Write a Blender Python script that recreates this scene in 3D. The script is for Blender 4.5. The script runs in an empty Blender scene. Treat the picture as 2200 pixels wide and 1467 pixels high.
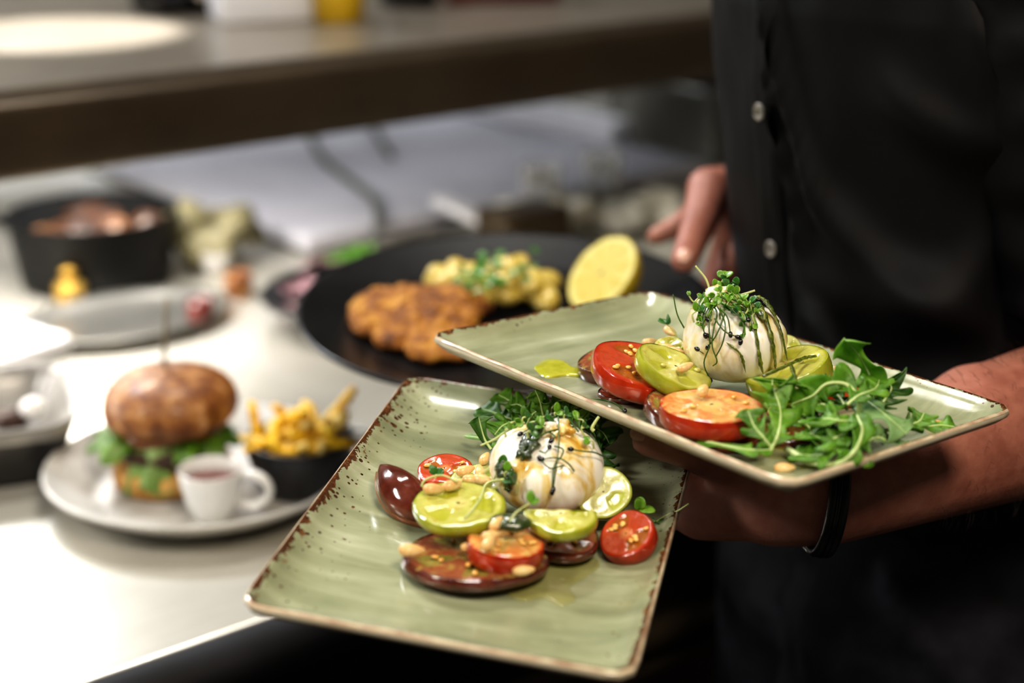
import bpy, bmesh, math, random
import numpy as np
from mathutils import Vector, Matrix, noise as mnoise

R = random.Random(7)
PI = math.pi
SC = bpy.context.scene
COL = SC.collection
# ------------------------------------------------------------------ camera geometry
W, H, F = 2200, 1467, 3400.0
PIT = math.atan(1153 / F)
CZ = 1.49
CAM = Vector((0, 0, CZ))
FWD = Vector((0, math.cos(PIT), -math.sin(PIT)))
UPC = Vector((0, math.sin(PIT), math.cos(PIT)))
RT = Vector((1, 0, 0))


def ray(px, py):
    return FWD + RT * ((px - W / 2) / F) - UPC * ((py - H / 2) / F)


def P(px, py, d):
    return CAM + ray(px, py) * d


def onz(px, py, z):
    r = ray(px, py)
    return CAM + r * ((z - CZ) / r.z)


def rotvec(w):
    w = Vector(w)
    return Matrix.Rotation(w.length, 4, w.normalized())


MA = Matrix.Translation((-0.007, 0.7704, 1.1214)) @ rotvec((-0.0288, 0.1023, -1.7846)) @ Matrix.Translation((0, 0, .0055))   # front plate
MB = Matrix.Translation((0.1103, 0.8489, 1.1661)) @ rotvec((-0.0378, 0.0163, -0.8862)) @ Matrix.Translation((0, 0, .0055))   # back plate


def onpl(M, px, py, h=0.003):
    n = (M.to_3x3() @ Vector((0, 0, 1))).normalized()
    o = M @ Vector((0, 0, h))
    r = ray(px, py)
    return CAM + r * ((o - CAM).dot(n) / r.dot(n))


def depth(p):
    return (p - CAM).dot(FWD)


def vn(p, ratio, phi):
    """normal of a disc at p that is seen as an ellipse with this minor/major ratio, leaning on screen towards phi (degrees, 90 = up)"""
    tc = (CAM - p).normalized()
    x = RT - tc * RT.dot(tc)
    x.normalize()
    y = tc.cross(x)
    s = math.sqrt(max(0, 1 - ratio * ratio))
    a = math.radians(phi)
    return (tc * ratio + (x * math.cos(a) + y * math.sin(a)) * s).normalized()


def frame(p, n, spin=0.0, ref=None):
    n = Vector(n).normalized()
    ref = Vector(ref) if ref is not None else RT
    x = (ref - n * ref.dot(n)).normalized()
    y = n.cross(x)
    m = Matrix((x, y, n)).transposed().to_4x4()
    return Matrix.Translation(p) @ m @ Matrix.Rotation(spin, 4, 'Z')


# counter frame: u runs along the pass, v away from the guest side
UA = math.radians(38.9)
MU = Matrix.Rotation(UA, 4, 'Z')
CT = 0.92


def UV(u, v, z=0.0):
    return MU @ Vector((u, v, z))


# ------------------------------------------------------------------ objects
def tag(o, label=None, cat=None, group=None, kind=None):
    if label: o['label'] = label
    if cat: o['category'] = cat
    if group: o['group'] = group
    if kind: o['kind'] = kind
    return o


def mk(name, verts, faces, mat, parent=None, M=None, smooth=True, mats=None, fmat=None, attrs=None):
    me = bpy.data.meshes.new(name)
    me.from_pydata([tuple(v) for v in verts], [], [tuple(f) for f in faces])
    me.validate()
    for m in ([mat] if mat else []) + list(mats or []):
        me.materials.append(m)
    if fmat is not None:
        for p, i in zip(me.polygons, fmat): p.material_index = i
    if smooth:
        me.polygons.foreach_set('use_smooth', [True] * len(me.polygons))
    for k, vals in (attrs or {}).items():
        a = me.attributes.new(k, 'FLOAT', 'POINT')
        a.data.foreach_set('value', [float(x) for x in vals])
    me.update()
    o = bpy.data.objects.new(name, me)
    COL.objects.link(o)
    if parent is not None: o.parent = parent
    if M is not None: o.matrix_local = M
    return o


def empty(name, M, label, cat, group=None):
    o = bpy.data.objects.new(name, None)
    o.empty_display_size = 0.02
    COL.objects.link(o)
    o.matrix_world = M if isinstance(M, Matrix) else Matrix.Translation(M)
    return tag(o, label, cat, group)


def copytree(o, M, parent=None):
    c = o.copy()
    COL.objects.link(c)
    if parent is not None:
        c.parent = parent
        c.matrix_local = o.matrix_local.copy()
    else:
        c.matrix_world = M
    for ch in list(o.children): copytree(ch, None, c)
    return c


def bevel(o, w, seg=2, ang=40):
    m = o.modifiers.new('bevel', 'BEVEL')
    m.width = w; m.segments = seg; m.limit_method = 'ANGLE'; m.angle_limit = math.radians(ang)
    return o


def subsurf(o, n=1):
    m = o.modifiers.new('subsurf', 'SUBSURF')
    m.levels = n; m.render_levels = n
    return o


class G:
    """collects verts / faces / material slots"""
    def __init__(s):
        s.v, s.f, s.m = [], [], []

    def add(s, vs, fs, mi=0):
        b = len(s.v)
        s.v += [Vector(v) for v in vs]
        s.f += [tuple(i + b for i in f) for f in fs]
        s.m += [mi] * len(fs)
        return s

    def box(s, c, d, M=None, mi=0):
        c = Vector(c)
        vs = []
        for x in (-.5, .5):
            for y in (-.5, .5):
                for z in (-.5, .5):
                    p = c + Vector((x * d[0], y * d[1], z * d[2]))
                    vs.append(M @ p if M else p)
        return s.add(vs, [(0, 1, 3, 2), (4, 6, 7, 5), (0, 4, 5, 1), (2, 3, 7, 6), (0, 2, 6, 4), (1, 5, 7, 3)], mi)

    def tube(s, pts, rad, seg=8, mi=0, flat=1.0, up=(0, 0, 1), cap=True):
        pts = [Vector(p) for p in pts]
        n = len(pts)
        if not hasattr(rad, '__len__'): rad = [rad] * n
        rings = []
        side = None
        for i in range(n):
            t = (pts[min(i + 1, n - 1)] - pts[max(i - 1, 0)])
            t = t.normalized() if t.length > 1e-9 else Vector((0, 0, 1))
            if side is None:
                u = Vector(up)
                if abs(u.dot(t)) > .95: u = Vector((1, 0, 0))
                side = t.cross(u).normalized()
            else:
                side = side - t * side.dot(t)
                side = side.normalized() if side.length > 1e-9 else t.orthogonal().normalized()
            b = side.cross(t).normalized()
            rings.append([pts[i] + side * (rad[i] * math.cos(a)) + b * (rad[i] * flat * math.sin(a))
                          for a in [2 * PI * k / seg for k in range(seg)]])
        vs = [p for r in rings for p in r]
        fs = []
        for i in range(n - 1):
            for k in range(seg):
                k2 = (k + 1) % seg
                fs.append((i * seg + k, i * seg + k2, (i + 1) * seg + k2, (i + 1) * seg + k))
        if cap:
            fs.append(tuple(range(seg - 1, -1, -1)))
            fs.append(tuple((n - 1) * seg + k for k in range(seg)))
        return s.add(vs, fs, mi)

    def lathe(s, prof, seg=48, M=None, mi=0, fn=None):
        """prof: list of (r, z); r == 0 closes"""
        vs, idx = [], []
        for (r, z) in prof:
            if r < 1e-9:
                idx.append([len(vs)]); vs.append(Vector((0, 0, z)))
            else:
                row = []
                for k in range(seg):
                    a = 2 * PI * k / seg
                    rr, zz = (r, z) if fn is None else fn(r, z, a)
                    row.append(len(vs)); vs.append(Vector((rr * math.cos(a), rr * math.sin(a), zz)))
                idx.append(row)
        fs = []
        for a, b in zip(idx, idx[1:]):
            for k in range(seg):
                k2 = (k + 1) % seg
                if len(a) == 1 and len(b) == 1: continue
                if len(a) == 1: fs.append((a[0], b[k2], b[k]))
                elif len(b) == 1: fs.append((a[k], a[k2], b[0]))
                else: fs.append((a[k], a[k2], b[k2], b[k]))
        if M: vs = [M @ v for v in vs]
        return s.add(vs, fs, mi)

    def ball(s, c, r, seg=16, rings=10, mi=0, M=None, fn=None):
        c = Vector(c)
        if not hasattr(r, '__len__'): r = (r, r, r)
        vs = [Vector((0, 0, -1))]
        for i in range(1, rings):
            ph = PI * i / rings
            for k in range(seg):
                a = 2 * PI * k / seg
                vs.append(Vector((math.sin(ph) * math.cos(a), math.sin(ph) * math.sin(a), -math.cos(ph))))
        vs.append(Vector((0, 0, 1)))
        fs = [(0, 1 + (k + 1) % seg, 1 + k) for k in range(seg)]
        for i in range(rings - 2):
            for k in range(seg):
                k2 = (k + 1) % seg
                fs.append((1 + i * seg + k, 1 + i * seg + k2, 1 + (i + 1) * seg + k2, 1 + (i + 1) * seg + k))
        e = len(vs) - 1
        o = 1 + (rings - 2) * seg
        fs += [(o + k, o + (k + 1) % seg, e) for k in range(seg)]
        out = []
        for v in vs:
            q = fn(v) if fn else v
            q = Vector((q.x * r[0], q.y * r[1], q.z * r[2])) + c
            out.append(M @ q if M else q)
        return s.add(out, fs, mi)

    def build(s, name, mat, parent=None, M=None, smooth=True, mats=None):
        return mk(name, s.v, s.f, mat, parent, M, smooth, mats, s.m if mats else None)


def spline(pts, n):
    """Catmull-Rom through pts (tuples of any length)"""
    pts = [np.array(p, float) for p in pts]
    if len(pts) == 2: pts = [pts[0], (pts[0] + pts[1]) / 2, pts[1]]
    Q = [2 * pts[0] - pts[1]] + pts + [2 * pts[-1] - pts[-2]]
    out = []
    m = len(pts) - 1
    for i in range(n):
        t = i / (n - 1) * m
        k = min(int(t), m - 1)
        u = t - k
        a, b, c, d = Q[k], Q[k + 1], Q[k + 2], Q[k + 3]
        out.append(.5 * (2 * b + (c - a) * u + (2 * a - 5 * b + 4 * c - d) * u * u + (3 * b - a - 3 * c + d) * u ** 3))
    return out


def nz(v, s=1.0, seed=0.0):
    return mnoise.noise(Vector((v[0] * s + seed * 7.13, v[1] * s - seed * 3.7, v[2] * s + seed)))


def sm(a, b, x):
    t = max(0., min(1., (x - a) / (b - a)))
    return t * t * (3 - 2 * t)


# ------------------------------------------------------------------ materials
def lin(c):
    if isinstance(c, str):
        c = c.lstrip('#')
        c = tuple(int(c[i:i + 2], 16) / 255 for i in (0, 2, 4))
    return tuple((x / 12.92 if x <= .04045 else ((x + .055) / 1.055) ** 2.4) for x in c) + (1.0,)


class NT:
    def __init__(s, name):
        s.mat = bpy.data.materials.new(name)
        s.mat.use_nodes = True
        s.t = s.mat.node_tree
        s.b = s.t.nodes['Principled BSDF']
        s.tc = s.t.nodes.new('ShaderNodeTexCoord')

    def n(s, typ, **kw):
        x = s.t.nodes.new(typ)
        for k, v in kw.items():
            if k in x.inputs: x.inputs[k].default_value = v
            else: setattr(x, k, v)
        return x

    def l(s, a, b):
        s.t.links.new(a, b)

    def coord(s, scale=(1, 1, 1), rot=(0, 0, 0), loc=(0, 0, 0)):
        m = s.n('ShaderNodeMapping')
        m.inputs['Scale'].default_value = scale
        m.inputs['Rotation'].default_value = rot
        m.inputs['Location'].default_value = loc
        s.l(s.tc.outputs['Object'], m.inputs['Vector'])
        return m.outputs['Vector']

    def noise(s, scale, detail=4, rough=.55, vec=None, dist=0.0):
        x = s.n('ShaderNodeTexNoise', Scale=scale, Detail=detail, Roughness=rough, Distortion=dist)
        s.l(vec if vec else s.tc.outputs['Object'], x.inputs['Vector'])
        return x.outputs['Fac']

    def voro(s, scale, vec=None, out='Distance'):
        x = s.n('ShaderNodeTexVoronoi', Scale=scale)
        s.l(vec if vec else s.tc.outputs['Object'], x.inputs['Vector'])
        return x.outputs[out]

    def ramp(s, fac, stops, interp='LINEAR'):
        x = s.n('ShaderNodeValToRGB')
        x.color_ramp.interpolation = interp
        e = x.color_ramp.elements
        while len(e) < len(stops): e.new(.5)
        for q, (p, c) in zip(e, stops):
            q.position = p
            q.color = lin(c) if not isinstance(c, (int, float)) else (c, c, c, 1)
        s.l(fac, x.inputs['Fac'])
        return x.outputs['Color']

    def math(s, op, a, b=None, c=None, clamp=False):
        x = s.n('ShaderNodeMath', operation=op, use_clamp=clamp)
        for i, q in enumerate((a, b, c)):
            if q is None: continue
            if isinstance(q, (int, float)): x.inputs[i].default_value = q
            else: s.l(q, x.inputs[i])
        return x.outputs[0]

    def mix(s, fac, a, b, blend='MIX'):
        x = s.n('ShaderNodeMix', data_type='RGBA', blend_type=blend)
        for i, q in ((0, fac), (6, a), (7, b)):
            if isinstance(q, (int, float)): x.inputs[i].default_value = q
            elif isinstance(q, (str, tuple)): x.inputs[i].default_value = lin(q)
            else: s.l(q, x.inputs[i])
        return x.outputs[2]

    def attr(s, name):
        x = s.n('ShaderNodeAttribute', attribute_name=name)
        return x.outputs['Fac']

    def bump(s, h, strength=.3, dist=.002):
        x = s.n('ShaderNodeBump', Strength=strength, Distance=dist)
        s.l(h, x.inputs['Height'])
        s.l(x.outputs['Normal'], s.b.inputs['Normal'])

    def set(s, **kw):
        for k, v in kw.items():
            k = k.replace('_', ' ')
            i = s.b.inputs[k]
            if hasattr(v, 'is_output') or hasattr(v, 'links'): s.l(v, i)
            elif isinstance(v, str): i.default_value = lin(v)
            else: i.default_value = v
        return s


def pmat(name, cols, scale=30, detail=4, stretch=(1, 1, 1), rough=.5, bump=0, bscale=None, bdist=.002, metal=0, sss=0, srad=(.01, .004, .002),
         coat=0, spec=.5, trans=0, sheen=0, dist=0.0, alpha=1.0):
    t = NT(name)
    vec = t.coord(stretch)
    f = t.noise(scale, detail, .6, vec, dist)
    k = len(cols)
    if isinstance(cols[0], tuple): stops = cols
    else: stops = [(.32 + .36 * i / max(1, k - 1), c) for i, c in enumerate(cols)] if k > 1 else [(0, cols[0]), (1, cols[0])]
    t.set(Base_Color=t.ramp(f, stops), Roughness=rough, Metallic=metal, Specular_IOR_Level=spec)
    if bump:
        t.bump(t.noise(bscale or scale * 2, 5, .6, vec), bump, bdist)
    if sss: t.set(Subsurface_Weight=sss, Subsurface_Radius=srad, Subsurface_Scale=1.0)
    if coat: t.set(Coat_Weight=coat, Coat_Roughness=.08)
    if trans: t.set(Transmission_Weight=trans)
    if sheen: t.set(Sheen_Weight=sheen, Sheen_Roughness=.5)
    if alpha < 1: t.set(Alpha=alpha)
    return t.mat


def plate_mat(name, seed, heavy):
    """sage reactive glaze, brown broken edge, speckles; 'edge' = distance from the rim, 'spk' = speckle density"""
    t = NT(name)
    vec = t.coord((1, 1, 1), loc=(seed, seed * 2, 0))
    streak = t.noise(1.0, 5, .6, t.coord((60, 9, 20), loc=(seed, 0, 0)), .6)
    cloud = t.noise(14, 4, .55, vec)
    s = t.math('ADD', t.math('MULTIPLY', streak, .55), t.math('MULTIPLY', cloud, .45))
    base = t.ramp(s, [(.36, '#757b60'), (.48, '#8b9073'), (.58, '#9ca185'), (.68, '#b6baa2')])
    edge = t.attr('edge')
    n1 = t.noise(170, 4, .65, vec)
    n2 = t.noise(38, 3, .6, vec)
    # brown crust hugging the rim
    lim = t.math('MULTIPLY', t.math('SUBTRACT', n1, .28), t.math('MULTIPLY', t.math('ADD', n2, t.attr('spk')), heavy))
    crust = t.math('LESS_THAN', edge, lim)
    nr = t.math('GREATER_THAN', edge, .0012)
    crust = t.math('MULTIPLY', crust, nr)
    # speckles
    v1 = t.voro(230, vec)
    v2 = t.voro(110, vec)
    den = t.math('MULTIPLY', t.attr('spk'), t.math('SUBTRACT', n2, .30))
    sp1 = t.math('LESS_THAN', v1, t.math('MULTIPLY', den, 1.5))
    sp2 = t.math('LESS_THAN', v2, t.math('MULTIPLY', den, 1.0))
    sp = t.math('MAXIMUM', sp1, sp2)
    sp = t.math('MULTIPLY', sp, t.math('GREATER_THAN', edge, .002))
    brown = t.ramp(n1, [(.35, '#2c150b'), (.58, '#523018'), (.72, '#85603c')])
    c = t.mix(sp, base, brown)
    c = t.mix(crust, c, brown)
    rim = t.ramp(t.noise(90, 3, .5, vec), [(.35, '#a3846c'), (.55, '#c2b096'), (.7, '#cfc4a8')])
    c = t.mix(t.math('LESS_THAN', edge, .0012), c, rim)
    t.set(Base_Color=c, Roughness=.2, Specular_IOR_Level=.5, Coat_Weight=.25, Coat_Roughness=.05)
    t.bump(t.noise(45, 3, .5, vec), .12, .002)
    return t.mat


def slice_mat(name, wall, jelly, core, ring, rough=.22, oil=None):
    t = NT(name)
    vec = t.coord()
    n = t.noise(260, 4, .6, vec)
    n2 = t.noise(70, 3, .6, vec)
    l = t.attr('loc')
    f = t.math('ADD', l, t.math('MULTIPLY', t.math('SUBTRACT', n2, .5), .5), clamp=True)
    w = t.mix(n, wall[0], wall[1])
    j = t.mix(n2, jelly[0], jelly[1])
    c = t.mix(t.ramp(f, [(.35, 0.0), (.6, 1.0)]), w, j)
    c = t.mix(t.ramp(t.attr('rad'), [(.10, 1.0), (.3, 0.0)]), c, core)
    c = t.mix(t.ramp(t.attr('rad'), [(.9, 0.0), (.97, 1.0)]), c, ring)
    if oil:
        c = t.mix(t.ramp(t.noise(95, 4, .65, t.coord(loc=(3, 1, 0)), .6), [(oil[1], 0.0), (oil[1] + .12, oil[2])]), c, oil[0])
    t.set(Base_Color=c, Roughness=rough, Subsurface_Weight=.2, Subsurface_Radius=(.006, .003, .0015), Subsurface_Scale=1.0, Coat_Weight=.5, Coat_Roughness=.1)
    t.bump(t.math('ADD', n, t.math('MULTIPLY', l, -.8)), .35, .0012)
    return t.mat


def burrata_mat(name, stains, seed, lo, hi):
    t = NT(name)
    st = t.noise(1, 4, .55, t.coord((42, 42, 9), loc=(seed, seed, 0)), .8)
    sp = t.noise(150, 3, .6, t.coord(loc=(seed, 1, 2)))
    f = t.math('ADD', st, t.math('MULTIPLY', t.math('SUBTRACT', sp, .5), .12))
    c = t.ramp(f, [(.30, '#fbf9f4'), (lo, '#f7f2e6'), ((lo + hi) / 2, stains[0]), (hi, stains[1]), (min(.98, hi + .14), stains[2])])
    t.set(Base_Color=c, Roughness=.25, Subsurface_Weight=.35, Subsurface_Radius=(.01, .008, .006), Subsurface_Scale=1.0, Coat_Weight=.7, Coat_Roughness=.07)
    t.bump(t.noise(60, 4, .55), .2, .0015)
    return t.mat


M_ = {}
M_['red_skin'] = pmat('tomato_skin', ['#8f1e08', '#ad300c', '#bb3f14'], 60, rough=.18, sss=.15, coat=.6)
M_['dark_skin'] = pmat('dark_tomato_skin', ['#43190f', '#5c281c', '#74392a'], 60, rough=.14, coat=.8)
M_['green_skin'] = pmat('green_tomato_skin', ['#85891c', '#9da12f', '#b3b447'], 60, rough=.2, coat=.6, sss=.15)
M_['red_slice'] = slice_mat('tomato_flesh', ('#a03216', '#b85026'), ('#a8641c', '#864410'), '#c27c48', '#a02a0e')
M_['pale_red_slice'] = slice_mat('oily_tomato_flesh', ('#c65a30', '#cf9a52'), ('#c8a55a', '#b56a30'), '#d8b878', '#b93a18', oil=('#cbb06a', .46, .75))
M_['dark_slice'] = slice_mat('dark_tomato_flesh', ('#7c3f28', '#96573a'), ('#6d6a2c', '#8e8142'), '#a98a58', '#4a1c12', oil=('#a59048', .50, .7))
M_['wet_dark_slice'] = slice_mat('wet_dark_tomato_flesh', ('#6a2612', '#82391c'), ('#58300f', '#7a4a1c'), '#8a5230', '#3c120a')
M_['green_slice'] = slice_mat('green_tomato_flesh', ('#a6a748', '#bdba66'), ('#98991f', '#aeaf3c'), '#c9c47c', '#8f961f', oil=('#a8842e', .56, .5))
M_['pale_green_slice'] = slice_mat('pale_green_tomato_flesh', ('#b8bd74', '#cfd096'), ('#a3ad3a', '#bcc25e'), '#d3d39e', '#a0a948')
M_['pale_seed'] = pmat('pale_tomato_seed', ['#bdb45a', '#cfc77a'], 200, rough=.25, coat=.5)
M_['seed'] = pmat('tomato_seed', ['#d89a45', '#e8bd6a'], 200, rough=.25, coat=.5)
M_['pine'] = pmat('pine_nut', ['#c99a5c', '#dcb77c', '#ead2a2'], 90, rough=.38, sss=.2, coat=.25)
M_['rocket'] = pmat('rocket_leaf', ['#38600f', '#517d1c', '#6f9a34'], 70, rough=.5, bump=.4, bscale=260, bdist=.0008, sss=.12, srad=(.002, .004, .001))
M_['rocket_pale'] = pmat('rocket_leaf_underside', ['#567a45', '#71935c', '#88a672'], 70, rough=.45, bump=.3, bscale=260, bdist=.0008)
M_['rocket_dark'] = pmat('rocket_leaf_dark', ['#24450e', '#345f17', '#4a7a24'], 70, rough=.48, bump=.4, bscale=260, bdist=.0008)
M_['rib'] = pmat('rocket_midrib', ['#a9c07a', '#c8d79c'], 120, rough=.4)
M_['cress'] = pmat('cress_leaf', ['#47741a', '#608c28', '#7ea63e'], 120, rough=.35, sss=.15, srad=(.002, .003, .001))
M_['cress_dark'] = pmat('cress_leaf_dark', ['#21481a', '#356a28', '#4a8038'], 120, rough=.32)
M_['stem'] = pmat('cress_stem', ['#a9b56a', '#c9cf92'], 140, rough=.4)
M_['stem_dark'] = pmat('onion_cress_stem', ['#2d4a14', '#42651f'], 140, rough=.35)
M_['black_seed'] = pmat('black_seed_hull', ['#0a0a12', '#17161f'], 200, rough=.22, coat=.5)
M_['pesto'] = pmat('pesto', [(.3, '#2a3a0a'), (.5, '#4f5f12'), (.7, '#7a8420')], 320, rough=.16, bump=.8, bscale=420, bdist=.0015, coat=.9)
M_['pesto_dark'] = pmat('dark_pesto', [(.3, '#16220a'), (.5, '#24380f'), (.7, '#3c5218')], 320, rough=.16, bump=.8, bscale=420, bdist=.0015, coat=.9)


def oil_mat():
    t = NT('olive_oil')
    t.set(Base_Color=t.ramp(t.noise(60, 3), [(.35, '#a8a02a'), (.65, '#c6be4e')]), Roughness=.06, Coat_Weight=.5, Alpha=.24, Specular_IOR_Level=.6)
    return t.mat


M_['oil'] = oil_mat()
M_['oil_bright'] = pmat('olive_oil_streak', ['#a9ab2c', '#c9c84c'], 90, rough=.08, coat=.6, alpha=.85)
M_['plate_front'] = plate_mat('sage_glaze_front', 3.1, .0145)
M_['plate_back'] = plate_mat('sage_glaze_back', 8.4, .0125)
M_['plate_under'] = pmat('glaze_underside', ['#b9ab93', '#c9bfa8', '#d6d0bd'], 25, rough=.25, coat=.2)
M_['burrata_front'] = burrata_mat('burrata_front', ('#e6cf8e', '#c79a38', '#8a5c14'), 1.7, .46, .60)
M_['burrata_back'] = burrata_mat('burrata_back', ('#e3d6a2', '#bdb060', '#767a1c'), 5.2, .44, .60)


def steel(name, c0, c1, rough, aniso=(2, 40, 2), metal=.9):
    t = NT(name)
    vec = t.coord(aniso)
    f = t.noise(6, 6, .65, vec)
    g = t.noise(5, 4, .6)
    k = t.math('ADD', t.math('MULTIPLY', f, .35), t.math('MULTIPLY', g, .65))
    t.set(Base_Color=t.ramp(k, [(.35, c0), (.65, c1)]), Metallic=metal, Roughness=rough)
    t.bump(f, .06, .001)
    return t.mat


M_['worktop'] = steel('brushed_steel_worktop', '#c0bdb4', '#d6d4cb', .27, metal=.55)
M_['shelf'] = steel('dark_brushed_steel', '#6c655b', '#837b70', .30, (1.5, 60, 60), metal=.5)
M_['shelf_lip'] = steel('dark_steel_lip', '#40372c', '#564a3b', .36, (1.5, 60, 60), metal=.6)
M_['steel'] = steel('kitchen_steel', '#8d8c88', '#a9a8a3', .3)
M_['dark_panel'] = pmat('dark_front_panel', ['#241d19', '#322822'], 6, rough=.35, metal=.3)
M_['maroon_panel'] = pmat('maroon_panel', ['#331a14', '#44241c'], 6, rough=.5)
M_['black_glaze'] = pmat('black_glaze', ['#070708', '#0d0d0f', '#131316'], 40, rough=.34, coat=.10, spec=.35)
M_['black_stone'] = pmat('matt_black_stoneware', ['#101012', '#1b1b1e'], 40, rough=.42)
M_['grey_glaze'] = pmat('grey_white_glaze', ['#a19f9b', '#b1afab', '#bfbdb9'], 20, rough=.42, coat=.06)
M_['grey_ware'] = pmat('grey_stoneware', ['#6e6c6a', '#858380', '#9a9894'], 20, rough=.28, coat=.2)
M_['china'] = pmat('white_china', ['#cfcfce', '#dededc'], 20, rough=.15, coat=.4)
M_['white'] = pmat('white_plastic', ['#cfd0d6', '#dcdde2'], 8, rough=.45)
M_['board'] = pmat('white_cutting_board', ['#a2a2aa', '#afafb7', '#b9b9c0'], 5, rough=.5)
M_['board_side'] = pmat('grey_board_side', ['#4d4b44', '#5f5c54'], 10, rough=.5)
M_['bun'] = pmat('brioche_bun', [(.3, '#4f290f'), (.45, '#74431a'), (.56, '#9a6834'), (.7, '#cba277')], 60, 5, rough=.5, bump=.5, bscale=70, coat=.08)
M_['bun_cut'] = pmat('bun_base', ['#8c5e26', '#b5853f', '#c79a55'], 60, rough=.6, bump=.3)
M_['patty'] = pmat('grilled_patty', ['#1f100a', '#3a2013', '#4a2a18'], 120, rough=.45, bump=.9, bscale=160, bdist=.004)
M_['lettuce'] = pmat('lettuce', ['#33560c', '#486f14', '#658828'], 40, rough=.4, sss=.15, srad=(.003, .004, .001))
M_['lettuce_pale'] = pmat('pale_lettuce', ['#4f6e26', '#6c8a44', '#8da26a'], 40, rough=.4)
M_['wood'] = pmat('bamboo', ['#5a5140', '#6f644e'], 60, rough=.55)
M_['fry'] = pmat('french_fry', ['#dfaa10', '#f0c022', '#f8d24c'], 70, rough=.45, sss=.15, bump=.2)
M_['fry_pale'] = pmat('pale_french_fry', ['#d8b450', '#e6c970', '#efd98c'], 70, rough=.45, sss=.15, bump=.2)
M_['ketchup'] = pmat('ketchup', ['#5e130d', '#7a2015'], 40, rough=.15, coat=.7)
M_['crumb'] = pmat('golden_breadcrumb', [(.3, '#432105'), (.42, '#7a4509'), (.54, '#a66c18'), (.68, '#c8963a')], 60, 6, rough=.6, bump=1.0, bscale=190, bdist=.004)
M_['potato'] = pmat('potato', ['#a89030', '#c6b058', '#dccc84'], 45, rough=.35, bump=.3, coat=.3)
M_['herb'] = pmat('chopped_herb', ['#25500f', '#3d7418', '#57902a'], 90, rough=.4)
M_['lemon_peel'] = pmat('lemon_peel', ['#b09a20', '#c9b436'], 60, rough=.35, bump=.4, bscale=300, bdist=.001)


def lemon_flesh():
    t = NT('lemon_flesh')
    l = t.attr('loc')
    n = t.noise(220, 4)
    c = t.mix(n, '#ad9a38', '#c9b85c')
    c = t.mix(t.ramp(l, [(.3, 0.0), (.6, 1.0)]), '#cfc36c', c)
    c = t.mix(t.ramp(t.attr('rad'), [(.84, 0.0), (.9, 1.0)]), c, '#cdc47c')
    c = t.mix(t.ramp(t.attr('rad'), [(.955, 0.0), (.985, 1.0)]), c, '#c4ad2c')
    t.set(Base_Color=c, Roughness=.5, Specular_IOR_Level=.25)
    t.bump(n, .4, .001)
    return t.mat


M_['lemon'] = lemon_flesh()


def skin_mat():
    t = NT('skin')
    a = t.noise(9, 4, .6)
    b = t.noise(120, 4, .6)
    f = t.math('ADD', t.math('MULTIPLY', a, .7), t.math('MULTIPLY', b, .3))
    c = t.ramp(f, [(.35, '#8c5648'), (.5, '#a36c5c'), (.65, '#b28070')])
    t.set(Base_Color=c, Roughness=.5, Subsurface_Weight=.2, Subsurface_Radius=(.012, .004, .002), Subsurface_Scale=1.0, Specular_IOR_Level=.35)
    t.bump(t.math('ADD', t.noise(420, 3, .6), t.voro(520)), .12, .001)
    return t.mat


M_['skin'] = skin_mat()
M_['nail'] = pmat('fingernail', ['#c79a88', '#d8b0a0'], 60, rough=.25, coat=.3)
M_['hair'] = pmat('arm_hair', ['#1b110b', '#2c1c12'], 60, rough=.5)
M_['shirt'] = pmat('black_cotton', ['#030304', '#060608', '#0a0a0d'], 14, rough=.6, bump=.25, bscale=900, bdist=.0006, spec=.19)
M_['trousers'] = pmat('charcoal_denim', ['#101114', '#1a1b20', '#26272d'], 16, rough=.8, bump=.25, bscale=1100, bdist=.0006, spec=.12)
M_['button'] = pmat('horn_button', ['#4a463e', '#78736a', '#96918a'], 200, rough=.25, coat=.4)
M_['leather'] = pmat('black_leather', ['#070707', '#0f0e0e'], 80, rough=.35, bump=.2, bscale=300)
M_['silver'] = pmat('silver_metal', ['#b5b2ae', '#d8d5d0'], 60, rough=.18, metal=1)
M_['shoe'] = pmat('black_shoe', ['#0a0a0a', '#121212'], 30, rough=.4)
M_['wall'] = pmat('kitchen_wall', ['#7c7a72', '#8a887f'], 3, rough=.7)
M_['ceiling'] = pmat('kitchen_ceiling', ['#8a8880', '#97958d'], 3, rough=.8)
M_['floor'] = pmat('dark_floor', ['#15110e', '#201a16'], 4, rough=.5, bump=.1)
M_['pan'] = pmat('black_pan', ['#050505', '#0a0a0b'], 30, rough=.55, spec=.2)
M_['stew'] = pmat('browned_food', [(.3, '#22110a'), (.5, '#4a2c16'), (.62, '#7a5638'), (.75, '#a98668')], 16, rough=.25, bump=.6, bscale=60, bdist=.006, coat=.4)
M_['gold'] = pmat('brass', ['#b08a3a', '#d8b765'], 30, rough=.3, metal=.6)
M_['yellow'] = pmat('yellow_tub', ['#9a7a08', '#b8960f'], 10, rough=.4)
M_['black_plastic'] = pmat('black_plastic', ['#060607', '#0c0c0e'], 20, rough=.25)
M_['black_plastic_matt'] = pmat('matt_black_edge', ['#0c0c0e', '#16161a'], 20, rough=.7, spec=.25)
M_['cream'] = pmat('cream_paper', ['#6e684a', '#827b5c'], 20, rough=.6)
M_['dark_red'] = pmat('dark_red_box', ['#3a0d08', '#54160e'], 10, rough=.4)
M_['brown_box'] = pmat('brown_cardboard', ['#33260f', '#46361a'], 20, rough=.6)
M_['cable'] = pmat('grey_cable', ['#55584f', '#6a6c64'], 20, rough=.5)


def glass_mat():
    t = NT('clear_glass')
    n = t.noise(30, 3)
    t.set(Base_Color=t.ramp(n, [(.3, '#e6e8e6'), (.7, '#f4f4f2')]), Roughness=.08, Transmission_Weight=.85, IOR=1.3)
    return t.mat


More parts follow.
